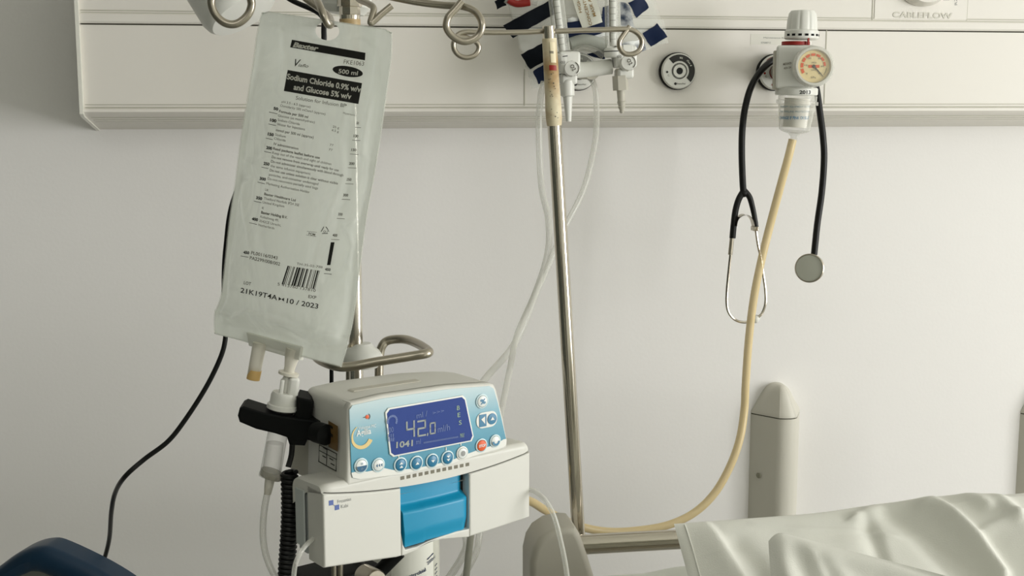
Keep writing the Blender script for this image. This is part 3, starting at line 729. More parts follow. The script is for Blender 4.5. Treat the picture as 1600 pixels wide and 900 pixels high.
mb = MB(); sp = crom(ats([(1149, 352), (1152, 341), (1160, 335), (1168, 336), (1174, 342), (1178, 356)], -.193), 6)
mb.add([P+Vector((0, d, 0)) for P in sp for d in (-.007, .007)], [[2*i, 2*i+1, 2*i+3, 2*i+2] for i in range(len(sp)-1)]); 
mb.add([P+Vector((0, d, -.0012)) for P in sp for d in (-.007, .007)], [[2*i+1, 2*i, 2*i+2, 2*i+3] for i in range(len(sp)-1)])
mb.box((8*ks, .014, 7*ks), Matrix.Translation(at(1179, 357, -.193)), .001); obj('leaf_spring', mb, M['steel'], st)
for pts in ([(1144, 370), (1142, 392), (1139, 420), (1136, 452), (1135.5, 474), (1139, 489), (1149, 500), (1163, 503.5), (1177, 501)], [(1181, 358), (1184, 380), (1189, 405), (1193, 432), (1196, 455), (1196, 474), (1191, 489), (1184, 496)]):
    obj('ear_tube', MB().tube(ats(pts, -.19), 2.2*ks, 10), M['chrome'], st)
mb = MB(); mb.tube(ats([(1144, 369), (1143, 378), (1141, 398)], -.19), 3.6*ks, 12, n=2); obj('ear_tube_sleeve', mb, M['steel'], st)
mb = MB(); mb.ball(at(1181, 499, -.192), 5.6*ks, sz=1.1); obj('ear_tip', mb, M['white'], st); mb = MB(); mb.ball(at(1183, 497, -.185), 5.2*ks); obj('ear_tip', mb, M['white'], st)
Cz = Vector((-.55, -1, .15)); cp = at(1265, 419, -.20); A = axis_m(cp, Cz, (1, 0, 0))
mb = MB(); mb.lathe([(0, -.010), (9*ks, -.010), (13*ks, -.005), (22*ks, -.003), (23*ks, 0), (23*ks, .003), (21.5*ks, .0042), (21*ks, .0030), (0, .0030)], A, 48)
cpz = obj('chestpiece', mb, M['steel'], st, label='round silver chestpiece')
mb = MB(); mb.lathe([(21*ks, .0031), (0, .0036)], A, 48); obj('diaphragm', mb, mat('diaphragm_grey', (176, 178, 166), .4), cpz)
mb = MB(); mb.tube(ats([(1272, 392, -.195), (1271, 402, -.192), (1268, 412, -.190)]), 3.4*ks, 12); obj('stem', mb, M['chrome'], st)

# ================================================================== DRIP STAND (left)
YS = -.90
ksn = pxmm(557, 400, YS)
p0, p1 = at(542, -60, YS), at(560, 600, YS); p1 = p1.copy(); p0.x = p1.x = (p0.x+p1.x)/2
sx = p1.x
stand = thing('drip_stand', 'steel drip stand behind the infusion bag with wire hooks and looped handle', 'drip stand', (sx, YS, 0))
def spx(py):                                           # picture x of the stand's axis at height py
    lo, hi = 0.0, 2.2
    for _ in range(40):
        mid = (lo+hi)/2; P = Vector((sx, YS, mid))-CAM; y = 450-FPX*P.dot(CU)/P.dot(CF)
        if y > py: lo = mid
        else: hi = mid
    P = Vector((sx, YS, lo))-CAM; return lo, 800+FPX*P.dot(CR)/P.dot(CF)
zc = spx(28)[0]; ztop = spx(-70)[0]
obj('pole_tube', MB().tube([(sx, YS, .06), (sx, YS, zc)], 11*ksn, 28, n=1), mat('satin_chrome', (205, 200, 188), .2, metal=1), stand)
mb = MB(); A = axis_m((sx, YS, spx(24)[0]), (0, 0, 1)); mb.lathe([(0, 0), (15*ksn, 0), (16*ksn, 2*ksn), (16*ksn, 12*ksn), (19*ksn, 13*ksn), (19*ksn, 44*ksn), (15*ksn, 46*ksn), (0, 46*ksn)], A, 8)
mb.lathe([(0, -14*ksn), (14.5*ksn, -14*ksn), (15.5*ksn, 0)], A, 32)
obj('hook_collar', mb, M['chrome'], stand)
obj('collar_sleeve', MB().tube([(sx, YS, spx(150)[0]), (sx, YS, spx(30)[0])], 16*ksn, 28, n=1), mat('tan_sleeve', (168, 138, 92), .45, rgb2=(206, 184, 140), vscale=60), stand, label='tan sleeve below the chrome collar')
mb = MB(); mb.lathe([(0, 0), (30*ksn, 3*ksn), (40*ksn, 14*ksn), (40*ksn, 40*ksn), (0, 42*ksn)], axis_m(Vector((sx-.004, YS+.022, spx(22)[0])), (.1, 0, 1)), 40); obj('collar_cap', mb, M['white'], stand)
for i in range(5):
    a = 2*PI*i/5+.3; mb = MB(); e = Vector((sx+.30*math.cos(a), YS+.30*math.sin(a), .07))
    mb.tube([(sx, YS, .13), (sx+.15*math.cos(a), YS+.15*math.sin(a), .105), e], .014, 12, n=3); mb.lathe([(.012, -.01), (.03, -.01), (.03, .01), (.012, .01)], axis_m(e-Vector((0, 0, .04)), (math.sin(a), -math.cos(a), 0)), 20)
    obj('leg', mb, M['steel'], stand)
ah = 5.6*ksn
def hook(pts, r=ah): obj('hook_arm', MB().tube(ats(pts), r, 14), M['steel'], stand)
hook([(538, -30, YS), (575, -14, -.9), (640, 1, -.91), (690, 8, -.92), (722, 10, -.93), (742, 18, -.935), (753, 36, -.94), (747, 56, -.94), (728, 65, -.94), (710, 59, -.94), (698, 44, -.94), (700, 28, -.94), (711, 15, -.94), (722, 2, -.94)])
hook([(528, -30, YS), (470, -40, -.93), (405, -25, -.98), (391, -12, -1.0), (393, 8, -1.0), (386, 25, -1.0), (370, 37, -1.0), (352, 36, -1.0), (336, 22, -1.0), (330, 2, -1.0), (337, -18, -1.0)])
hook([(530, -20, YS), (505, -30, -.95), (492, -14, -1.02), (501, 12, -1.055), (511, 36, -1.06), (517, 38, -1.05), (512, 24, -1.01), (480, 0, -.99), (466, -14, -.99)], 4.8*ksn)
hook([(545, -20, YS), (560, -2, -.93), (576, 6, -.95), (584, 14, -.96), (579, 34, -.965), (583, 34, -.965), (596, 22, -.965), (612, 9, -.965)], 4.8*ksn)
# looped handle ring with its white hub
zh = spx(560)[0]
mb = MB(); mb.lathe([(0, -16*ksn), (25*ksn, -14*ksn), (33*ksn, -7*ksn), (33*ksn, 3*ksn), (28*ksn, 12*ksn), (20*ksn, 18*ksn), (15*ksn, 24*ksn), (0, 25*ksn)], axis_m((sx+.005, YS, zh), (0, 0, 1)), 48)
hub = obj('handle_hub', mb, M['white'], stand, label='white plastic hub')
hk = 7.2*ksn
mb = MB().tube(ats([(592, 600, -.87), (593, 560, -.87), (597, 541, -.87), (607, 532, -.87), (630, 530, -.88), (650, 536, -.90), (668, 547, -.94), (667, 552, -.955), (640, 557, -.955), (590, 565, -.955), (545, 573, -.955), (520, 571, -.95), (495, 559, -.92), (500, 548, -.88), (530, 545, -.86), (548, 545, -.86)]), hk, 16)
obj('handle_ring', mb, M['steel'], stand)
obj('handle_rod', MB().tube(ats([(546, 560), (545, 640)], -.885), 5.5*ksn, 12, n=1), M['steel'], stand)
obj('handle_rod', MB().tube(ats([(518, 568), (518, 640)], -.90), 3.2*ksn, 12, n=1), M['black'], stand, label='thin black rod')

# black cable over the hooks, behind the bag and down to the chair
line('power_cable', [(420, -25, -.80), (455, 0, -.82), (500, 22, -.84), (506, 48, -.85), (500, 90, -.85), (460, 160, -.83), (400, 240, -.80), (364, 315, -.78), (353, 385, -.76), (350, 440, -.76), (352, 500, -.76), (352, 530, -.76), (344, 560, -.76), (322, 605, -.76), (290, 655, -.76), (262, 690, -.76), (225, 718, -.76), (195, 745, -.76), (180, 770, -.71), (174, 800, -.67), (171, 840, -.61), (164, 870, -.58), (155, 893, -.56), (120, 960, -.55)],
     .0024, M['rubber'], 'thin black cable hanging behind the infusion bag and curving down to the blue chair', 'cable')

# ================================================================== WALL LAMP HEAD (top left)
lm = thing('lamp_head', 'white tilted lamp head at the top edge, seen through the left wire hook', 'lamp', at(365, -20, -.42))
kl = pxmm(360, 0, -.42)
ld = at(352, 60, -.42)-at(304, -16, -.42); ld.y = -.02; ld.normalize()
cL = at(381, 22, -.42)
A = axis_m(cL, -ld)
mb = MB(); R_ = 64*kl
mb.lathe([(0, -.004), (R_*.5, -.003), (R_*.86, -.0005), (R_*.95, .004), (R_, .012), (R_, .10), (R_*.9, .16), (R_*.5, .19), (0, .2)], A, 56); obj('lamp_shade', mb, M['white'], lm)
e = A @ Vector((0, 0, .19)); mb = MB(); mb.tube([e, e+Vector((.02, .1, .06)), e+Vector((.06, .29, .05))], .012, 14); obj('lamp_arm', mb, M['grey'], lm)

# ================================================================== INFUSION BAG
yw, rl, ptc = -.624, .1262, .110
ex = Vector((math.cos(yw), math.sin(yw), 0)); ez = Vector((0, 0, 1)); ey = ez.cross(ex); ez2 = ez*math.cos(ptc)+ey*math.sin(ptc)
BG = Face(at(474, 280, -1.05)+Vector((-.0023, 0, -.0057)), ex*math.cos(rl)-ez2*math.sin(rl), ez2*math.cos(rl)+ex*math.sin(rl))
Lp = [BG.loc(*p) for p in ((411, 17), (404, 45), (396, 100), (388, 150), (378, 210), (369, 280), (360, 340), (352, 415), (346, 462), (337, 490), (336, 521))]
Rp = [BG.loc(*p) for p in ((612, 47), (611, 90), (603, 150), (594, 215), (584, 280), (572, 345), (562, 420), (553, 490), (545, 530), (533, 573))]
def lerp_edge(E, t):
    f = t*(len(E)-1); i = min(int(f), len(E)-2); f -= i
    P = [Vector((E[max(0, min(len(E)-1, i+k))][0], E[max(0, min(len(E)-1, i+k))][1], 0)) for k in (-1, 0, 1, 2)]
    return 0.5*((2*P[1])+(P[2]-P[0])*f+(2*P[0]-5*P[1]+4*P[2]-P[3])*f*f+(-P[0]+3*P[1]-3*P[2]+P[3])*f**3)
def sst(a, b, x): t = max(0, min(1, (x-a)/(b-a))); return t*t*(3-2*t)
def bulge(s, t):
    s_ = max(0, min(1, (s-.05)/.90)); m = math.sin(PI*s_)**.55 if 0 < s_ < 1 else 0
    l = sst(.10, .32, t)*(1-sst(.875, .945, t))
    return m*l*(5.5+6.5*t)
def wrink(s, t):
    e = min(s, 1-s)
    a = .55*noise.noise(Vector((s*5, t*26, 2)))*math.exp(-e*9)*2.2*(1 if e > .012 else .3)
    b = 1.5*noise.noise(Vector((s*7+t*5, t*16-s*3, 9)))*sst(.80, .9, t)
    c = 1.1*noise.noise(Vector((s*9, t*5, 4)))*sst(.15, .4, t)
    x, y = bagxy(s, t)
    return a+b+c+sum(r(x, y) for r in bagridges)
def st_of(x, y):                                       # invert (x, y) mm to bag coordinates
    t = (Lp[0][1]-y)/(Lp[0][1]-Lp[-1][1]); s = .5
    for _ in range(5):
        l, r = lerp_edge(Lp, min(1, max(0, t))), lerp_edge(Rp, min(1, max(0, t)))
        s = (x-l.x)/(r.x-l.x); yy = l.y+(r.y-l.y)*s; t += (yy-y)/(Lp[0][1]-Lp[-1][1])
    return min(1, max(0, s)), min(1, max(0, t))
bagridges = []
HC = BG.loc(511.5, 48.5); HR = (10.6, 6.6)
def bagxy(s, t):
    l, r = lerp_edge(Lp, t), lerp_edge(Rp, t); x = l.x+(r.x-l.x)*s; y = l.y+(r.y-l.y)*s
    if t < .012 and (s < .05 or s > .95): y -= 2.0*(1-min(s, 1-s)/.05)
    qx, qy = (x-HC[0])/HR[0], (y-HC[1])/HR[1]; d = math.hypot(qx, qy)
    return x, y
def bagsurf(s, t, side=1):
    x, y = bagxy(s, t); b = bulge(s, t)
    return BG.p(x, y, side*(b+.25)+wrink(s, t)*min(1, b/3+.35)*(1 if side > 0 else .8))
def on_bag(px, py, lift=.5):
    z = 4
    for _ in range(4):
        x, y = BG.loc(px, py, z); s, t = st_of(x, y); z = bulge(s, t)+.25+wrink(s, t)*min(1, bulge(s, t)/3+.35)
    return (x, y, z+lift)
for pl_, A_, wl_, wr_ in (
    ([(548, 170), (543, 230), (546, 275), (530, 320), (514, 372), (505, 405), (512, 440)], 1.5, 2.2, 6),
    ([(578, 250), (574, 300), (562, 345), (545, 356), (556, 385), (548, 410)], 1.6, 5, 2),
    ([(383, 252), (402, 256), (424, 246)], 1.2, 2, 4), ([(376, 280), (398, 279), (418, 283)], -1.2, 3, 2), ([(384, 300), (390, 340), (400, 380)], 1.3, 4, 2),
    ([(340, 486), (372, 498), (398, 486), (430, 497), (462, 510), (486, 530), (520, 523), (542, 528)], 1.9, 1.8, 4),
    ([(403, 57), (440, 46), (470, 62), (500, 70)], 1.0, 2, 5), ([(520, 66), (560, 60), (590, 78)], .9, 2, 5), ([(440, 46), (446, 90), (440, 140)], .8, 3, 2),
    ([(408, 70), (402, 110), (393, 150)], 1.2, 2.5, 1.5), ([(590, 90), (586, 140), (577, 190), (570, 240)], 1.0, 2.5, 1.5),
    ([(366, 330), (360, 370), (362, 410), (352, 455)], 1.2, 3, 1.5), ([(420, 180), (426, 215), (415, 240)], .6, 3, 2)):
    bagridges.append(ridge(BG.pts(pl_), A_*1.5, wl_, wr_))
bag = thing('infusion_bag', 'clear 500 ml infusion bag printed in black hanging from the wire hook', 'infusion bag', BG.p(0, -115))
def inhole(s, t):
    x, y = bagxy(s, t); return math.hypot((x-HC[0])/HR[0], (y-HC[1])/HR[1]) < .93
mb = MB()
NU, NV = 76, 150
def sheet(side):
    fs = {}; keep = set(); gone = set(); fl = []
    for j in range(NV-1):
        for i in range(NU-1):
            q = (j*NU+i, j*NU+i+1, (j+1)*NU+i+1, (j+1)*NU+i)
            if inhole((i+.5)/(NU-1), (j+.5)/(NV-1)): gone |= set(q)
            else: keep |= set(q); fl.append(list(q) if side > 0 else list(q)[::-1])
    v = []
    for j in range(NV):
        for i in range(NU):
            s_, t_ = i/(NU-1), j/(NV-1); k_ = j*NU+i
            if k_ in keep and k_ in gone:
                x, y = bagxy(s_, t_); qx, qy = (x-HC[0])/HR[0], (y-HC[1])/HR[1]; d = math.hypot(qx, qy)
                v.append(BG.p(HC[0]+qx/d*HR[0], HC[1]+qy/d*HR[1], side*.25+wrink(s_, t_)*.35))
            else: v.append(bagsurf(s_, t_, side))
    mb.add(v, fl)
sheet(1); sheet(-1)
body = obj('bag_film', mb, M['bag'], bag, sharp=90)
mb = MB()                                             # sealed rims
for E in (Lp, Rp):
    sgn = 0 if E is Lp else 1
    mb.tube([bagsurf(sgn, k/60, 1) for k in range(61)], .0007, 8, n=1)
mb.tube([bagsurf(k/40, .999, 1) for k in range(41)], .0006, 8, n=1)
mb.tube([bagsurf(k/40, .001, 1) for k in range(41)], .0005, 8, n=1)
obj('welded_edge', mb, M['clear'], bag)
# ---- print
mb = MB()
def ptx(t_, a, b, h, bold=0., mi=0, shear=0., lift=.5):
    """a, b: baseline ends in the picture; h: cap height in picture pixels"""
    v, f, wd = glyphs(t_, bold, shear); dx, dy = b[0]-a[0], b[1]-a[1]; L = math.hypot(dx, dy); ux, uy = dx/L, dy/L
    # the bag's up direction in the picture leans a little to the right
    vx, vy = .155*h/.7, -.985*h/.7
    mb.add([BG.p(*on_bag(a[0]+ux*x*L/wd+vx*y, a[1]+uy*x*L/wd+vy*y, lift)) for x, y in v], f, mi)
def pquad(c, mi=0, lift=.4, nu=24, nv=4):
    mb.grid(lambda u, v: BG.p(*on_bag(*[(c[0][i]*(1-u)+c[1][i]*u)*(1-v)+(c[3][i]*(1-u)+c[2][i]*u)*v for i in (0, 1)], lift)), nu, nv, mi)
def pline(a, b, w=.9, mi=0): pquad([(a[0], a[1]), (b[0], b[1]), (b[0], b[1]+w), (a[0], a[1]+w)], mi, .4, 4, 2)
def s1(u, v): return (380+.2222*u, .2222*v)
def s2(u, v): return (340+.2445*u, 180+.2445*v)
def s3(u, v): return (320+.2667*u, 380+.2667*v)
pquad([s1(345, 280), s1(862, 372), s1(858, 425), s1(332, 333)]); pquad([s1(315, 492), s1(838, 585), s1(812, 732), s1(288, 640)], nv=8)
ptx('Baxter', s1(352, 329), s1(532, 359), 7.4, .045, 1, .25, .75)
c = s1(737, 503)
mb.add([BG.p(*on_bag(*c, .4))]+[BG.p(*on_bag(c[0]+24*math.cos(a)*.985-8.4*math.sin(a)*(-.12), c[1]+24*math.cos(a)*.13+8.4*math.sin(a), .4)) for a in [2*PI*i/32 for i in range(32)]], [[0, 1+(i+1) % 32, 1+i] for i in range(32)], 0)
ptx('500 ml', s1(672, 515), s1(808, 531), 6.8, .02, 1, 0, .75)
ptx('V', s1(360, 466), s1(402, 470), 11.5, .01, 0, .3); ptx('iaflo', s1(388, 468), s1(460, 477), 5, .01, 2, .3)
ptx('FKE1063', s1(708, 448), s1(850, 464), 6.6, 0, 2)
ptx('Sodium Chloride 0.9% w/v', s1(310, 556), s1(829, 650), 8.6, .03, 1, 0, .75)
ptx('and Glucose 5% w/v', s1(357, 630), s1(762, 699), 8.6, .03, 1, 0, .75)
ptx('Solution for Infusion BP', s1(372, 700), s1(722, 757), 5.8, 0, 2)
for t_, a, b, h, bo in (
    ('pH 3.5 - 6.5 (approx)', s1(272, 722), s1(475, 760), 3.6, 0), ('Osmolarity 585 mOsm/l (approx)', s1(262, 750), s1(580, 810), 3.8, 0),
    ('50', s1(215, 770), s1(248, 778), 4.2, .05), ('Formula per 500 ml', s1(255, 790), s1(458, 832), 4, .02), ('Glucose (as monohydrate)', s1(247, 820), s1(505, 868), 3.8, 0),
    ('Hypertonic', s1(705, 800), s1(790, 818), 3.2, 0),
    ('100', s1(190, 853), s1(235, 862), 4.6, .05), ('Sodium Chloride', s1(245, 850), s1(400, 882), 3.8, 0), ('Water for Injections', s2(382, 65), s2(560, 98), 4, 0),
    ('25 g', s2(738, 80), s2(778, 88), 3.6, 0), ('4.5 g', s2(730, 102), s2(776, 112), 3.6, 0), ('77', s2(718, 196), s2(742, 200), 3.4, 0), ('77', s2(712, 226), s2(736, 230), 3.4, 0),
    ('mmol per 500 ml (approx)', s2(375, 102), s2(615, 150), 4.2, .01), ('150', s2(322, 128), s2(360, 135), 4.4, .05), ('Sodium', s2(370, 130), s2(437, 145), 3.8, 0), ('Chloride', s2(363, 155), s2(437, 170), 3.8, 0),
    ('IV administration', s2(360, 190), s2(518, 222), 4, .01), ('200', s2(312, 215), s2(350, 222), 4.4, .05), ('Read package leaflet before use', s2(357, 220), s2(655, 280), 4, .02),
    ('Keep out of the reach and sight of children', s2(352, 247), s2(728, 320), 4, 0), ('Do not remove from overwrap until ready for use', s2(348, 274), s2(775, 360), 4, .01),
    ('Do not administer simultaneously with blood through', s2(343, 302), s2(805, 392), 4, .01), ('the same infusion equipment', s2(340, 330), s2(595, 382), 4, 0),
    ('Do not use unless solution is clear without visible', s2(335, 358), s2(770, 444), 4, .01), ('particles, and container undamaged', s2(330, 386), s2(645, 448), 4, 0),
    ('Do not reconnect partially used bags', s2(322, 412), s2(643, 475), 4, 0), ('250', s2(295, 316), s2(333, 323), 4.4, .05), ('Marketing Authorisation Holder', s2(313, 443), s2(590, 500), 4, 0),
    ('300', s2(270, 412), s2(310, 420), 4.4, .05), ('UK', s2(305, 482), s2(328, 488), 3.6, 0), ('Baxter Healthcare Ltd', s2(300, 510), s2(500, 552), 4, .02), ('Thetford Norfolk IP24 3SE', s2(297, 538), s2(523, 583), 4, 0),
    ('United Kingdom', s2(290, 563), s2(428, 590), 3.8, 0), ('350', s2(247, 535), s2(286, 543), 4.4, .05), ('IE', s2(285, 598), s2(297, 602), 3.6, 0), ('Baxter Holding B.V.', s2(280, 628), s2(447, 662), 4, .03),
    ('Kobaltweg 49,', s2(275, 655), s2(392, 680), 3.8, 0), ('3542CE Utrecht,', s2(268, 682), s2(407, 712), 3.8, 0), ('Netherlands', s2(263, 708), s2(365, 730), 3.8, 0), ('400', s2(220, 670), s2(260, 678), 4.4, .05),
    ('POM', s2(583, 764), s2(625, 772), 3.8, .02), ('01', s2(678, 750), s2(700, 753), 3.6, 0),
    ('450', s3(227, 60), s3(262, 65), 4.2, .05), ('PL00116/0343', s3(273, 65), s3(427, 96), 5.2, .01), ('PA2299/008/002', s3(265, 94), s3(442, 132), 5.2, .01), ('TH-35-02-788', s3(540, 126), s3(690, 148), 3.6, 0),
    ('5 413760 137810', s3(428, 247), s3(650, 286), 4.6, 0), ('LOT', s3(230, 240), s3(272, 248), 5, .01), ('EXP', s3(608, 320), s3(654, 328), 5, .01)):
    ptx(t_, a, b, h, bo, 0 if bo >= .05 else 2)
for t_, a, b in (('50', s2(888, 58), s2(904, 60)), ('100', s2(870, 140), s2(900, 143)), ('150', s2(856, 229), s2(888, 231)), ('200', s2(841, 316), s2(876, 318)), ('250', s2(824, 418), s2(856, 420)), ('300', s2(804, 518), s2(836, 520)), ('350', s2(772, 640), s2(800, 642)), ('400', s2(736, 774), s2(766, 776))):
    ptx(t_, a, b, 4, .03, 2); pline((a[0]-2, a[1]+4.4), (b[0]+3.5, b[1]+4.6), .7, 2)
ptx('450', s3(705, 159), s3(738, 163), 4, .04, 0); pline(s3(700, 176), s3(745, 180), .8)
for a, b in ((s1(183, 786), s1(243, 799)), (s1(180, 870), s1(232, 882)), (s2(310, 145), s2(355, 155)), (s2(300, 230), s2(345, 240)), (s2(282, 330), s2(326, 340)), (s2(258, 426), s2(304, 437)), (s2(234, 547), s2(282, 558)), (s2(204, 685), s2(254, 697)), (s3(212, 73), s3(258, 81))):
    pline(a, b, .8, 0)
ptx('21K19T4A', s3(210, 288), s3(425, 334), 7.6, .012, 0); ptx('10 / 2023', s3(481, 350), s3(665, 384), 7.6, .012, 0)
for T3 in ([s3(436, 314), s3(452, 328), s3(434, 336)], [s3(468, 320), s3(466, 342), s3(452, 328)]):
    mb.add([BG.p(*on_bag(*p, .5)) for p in T3], [[0, 1, 2]], 0)
bits = [3, 1, 2, 2, 1, 3, 1, 1, 2, 4, 3, 1, 4, 1, 1, 2, 3, 1, 2, 3, 3, 1, 1, 4, 2, 1, 1, 3, 1, 2, 2, 2, 3, 1, 1, 2]; tot = sum(bits); x = 0
for i, b_ in enumerate(bits):
    if i % 2 == 0:
        u0, u1 = x/tot, (x+b_)/tot; T0, T1, B0, B1 = s3(487, 132), s3(680, 162), s3(452, 240), s3(652, 270)
        mix = lambda P, Q, u: (P[0]*(1-u)+Q[0]*u, P[1]*(1-u)+Q[1]*u)
        pquad([mix(T0, T1, u0), mix(T0, T1, u1), mix(B0, B1, u1), mix(B0, B1, u0)], 0 if b_ > 2 else 2, .4, 2, 5)
    x += b_
pquad([s2(726, 812), s2(750, 812), s3(738, 128), s3(718, 128)], 0, .5, 3, 14)
c = s2(688, 738)
for i in range(3):
    a0 = PI/2+i*2*PI/3; a1 = a0+2*PI/3; P0 = (c[0]+7*math.cos(a0+.25), c[1]-7*math.sin(a0+.25)); P1 = (c[0]+7*math.cos(a1-.25), c[1]-7*math.sin(a1-.25)); pl_ = lambda P, s_: (c[0]+(P[0]-c[0])*s_, c[1]+(P[1]-c[1])*s_)
    pquad([P0, P1, pl_(P1, .78), pl_(P0, .78)], 0, .5, 4, 2)
for a, b in ((s2(573, 740), s2(637, 748)), (s2(569, 764), s2(632, 775))): pline(a, b, .5, 2)
obj('bag_print', mb, [M['ink'], M['paper'], M['ink2']], body)
# ---- ports and spike
def seglathe(a, b, prof, Y, seg=28):
    A0, A1 = at(a[0], a[1], Y), at(b[0], b[1], Y); k_ = (A1-A0).length
    pk_ = pxmm((a[0]+b[0])/2, (a[1]+b[1])/2, Y)
    return MB().lathe([(r*pk_, h*k_) for r, h in prof], axis_m(A0, A1-A0), seg)
YB = BG.p(*BG.loc(420, 540), 0).y
mb = MB()
pf_ = BG.pts([(388, 519), (474, 542), (471, 563), (392, 540)]); mb.prism([(p[0], p[1]) for p in pf_][::-1], -3.2, 3.2, BG.M() @ Matrix.Scale(.001, 4), 1.4)
obj('port_block', mb, mat('port_weld_plastic', (226, 226, 214), .4, clear=.25), bag)
p1_ = obj('injection_port', seglathe((406, 536), (395, 593), [(11, 0), (10.5, .3), (10, .8), (10, 1.0), (0, 1.0)], YB), M['milky'], bag)
obj('port_stopper', seglathe((398.5, 578), (395.2, 593.5), [(10.4, 0), (10.4, .95), (8, 1.0), (0, 1.0)], YB), M['amber'], p1_, label='amber rubber stopper')
YB2 = BG.p(*BG.loc(455, 560), 0).y
obj('outlet_port', seglathe((459, 545), (449, 592), [(12, 0), (11.5, .25), (8.5, .62), (8.5, .76), (16, .78), (16, .86), (6, .88), (5, 1.0)], YB2), M['milky'], bag)

# ================================================================== DRIP SET (spike, chamber, tube)
YD = YB2
ds = thing('drip_set', 'white spike and clear drip chamber hanging below the infusion bag with its clear line', 'drip set', at(425, 745, YD))
mb = seglathe((449, 588), (441, 642), [(6, 0), (7, .05), (7, .45), (19, .46), (21, .55), (21.5, .80), (24.5, .82), (25, .93), (22, .96), (0, .97)], YD)
a = at(458, 608, YD-.004); mb.box((.008, .006, .018), Matrix.Translation(a) @ Matrix.Rotation(.15, 4, 'Y'), .0025, 3); a = at(440, 607, YD-.004); mb.box((.003, .006, .014), Matrix.Translation(a) @ Matrix.Rotation(.15, 4, 'Y'), .001)
obj('spike_cap', mb, M['white'], ds)
ch = obj('drip_chamber', seglathe((441, 640), (421, 748), [(15, 0), (16.5, .04), (16.5, .10), (15.5, .12), (16.5, .9), (17.5, .93), (17.5, .97), (8, 1.0), (0, 1.0)], YD), mat('chamber_plastic', (200, 200, 190), .08, clear=.9, spec=1), ds)
obj('chamber_rim', seglathe((426, 736), (422, 747), [(17.8, 0), (18.2, .4), (17, .9), (8, 1.0)], YD), mat('rim_plastic', (170, 166, 148), .3, clear=.3), ds)
obj('chamber_fluid', seglathe((430, 692), (424, 738), [(13.5, 0), (14, 1.0), (0, 1.0)], YD), mat('clear_fluid', (216, 216, 206), .05, clear=.9), ds)
obj('tube_connector', seglathe((422, 747), (418, 772), [(8, 0), (7, .5), (5.5, 1), (0, 1)], YD), M['milky'], ds)
obj('fluid_line', MB().tube(ats([(419, 765), (414, 790), (411, 820), (412, 850), (419, 878), (432, 905), (445, 925)], YD), 5.2*pxmm(415, 800, YD), 12), M['clear2'], ds)

# ================================================================== INFUSION PUMP
PO = at(507, 888, -1.12); PA = math.radians(28)
PX = Vector((math.cos(PA), math.sin(PA), 0)); FP = Face(PO, PX, (0, 0, 1))
FM = FP.M() @ Matrix.Scale(.001, 4)
pump = thing('infusion_pump', 'white infusion pump with blue control panel and blue door latch clamped on the drip stand', 'infusion pump', FP.p(92, 0, -60), PA)
def seam(x): return 46.2+9.0*((x-95)/95)**2
N = 24
top = [(x, seam(x)) for x in [184*i/N for i in range(N, -1, -1)]]
# door in two halves left and right of the latch recess
def rnd(poly): return poly
botL = [(0, 0), (40, -3.0), (60, -5), (66, -5)]
def half(x0, x1, bot, name, mats):
    xs = [x1+(x0-x1)*i/16 for i in range(17)]
    poly = bot+[(x, seam(x)-.5) for x in xs]
    mb = MB(); mb.prism(poly, -24, 0, FM, 1.6, 3); return obj(name, mb, mats, pump)
d1 = half(0, 64.6, [(0, 0), (40, -3.4), (60, -5.4), (64.6, -5.2)], 'door', M['pump'])
d2 = half(125.9, 184.5, [(125.9, -3.6), (150, -2.2), (184.5, .5)], 'door', M['pump'])
mb = MB(); mb.prism([(64.6, -5.2), (67, -5.2), (78, -3.6), (88, -.6), (100, 0), (112, -1.6), (125.9, -3.6), (125.9, 3), (113, 3.4), (98, 2.4), (88, 1.2), (78, -.8), (68, -1), (66, 3), (64.6, 12)], -24, 0, FM, 1, 2); obj('door_sill', mb, M['pump'], pump)
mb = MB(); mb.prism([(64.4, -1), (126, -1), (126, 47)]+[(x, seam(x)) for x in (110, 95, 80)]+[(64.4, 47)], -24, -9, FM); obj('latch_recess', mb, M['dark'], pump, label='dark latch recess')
# blue latch: profile in depth, waisted near its top
def latch(u, v):
    x0 = 65.2+(3.3*v**2); x1 = 125.2-.8*v
    x = x0+(x1-x0)*u
    y = (seam(x)-.8)*(1-v)+v*(.2+2.6*math.sin(PI*u)*.9*(1 if u > .3 else .6)+(1.6 if u > .5 else 0)*(u-.5)*2)
    z = -7+7.5*sst(.30, .42, v)*1.0+1.4*math.sin(PI*u)-2.2*sst(.72, 1, v)
    if u > .93: z -= 3*(u-.93)/.07
    return FP.p(x, y, z)
mb = MB(); mb.grid(latch, 40, 50); mb.grid(lambda u, v: latch(u, 1)-FP.Z*.012*v, 40, 2); mb.grid(lambda u, v: latch(1, u)-FP.Z*.012*v, 40, 2); mb.grid(lambda u, v: latch(0, 1-u)-FP.Z*.012*v, 40, 2)
obj('door_latch', mb, M['bluedoor'], pump, label='bright blue door latch', sharp=60)
# side of the lower body behind the door
mb = MB(); mb.prism([(2, 2), (184, 2), (184, 56), (2, 56)], -44, -25, FM, 4, 3); obj('lower_body', mb, M['pumpshade'], pump, label='grey lower body behind the door')
mb = MB(); mb.prism([(-1.4, 8), (0.2, 8), (.2, 50), (-1.4, 50)], -40, -27, FM, .6, 2); obj('side_cover', mb, M['pumpshade'], pump)
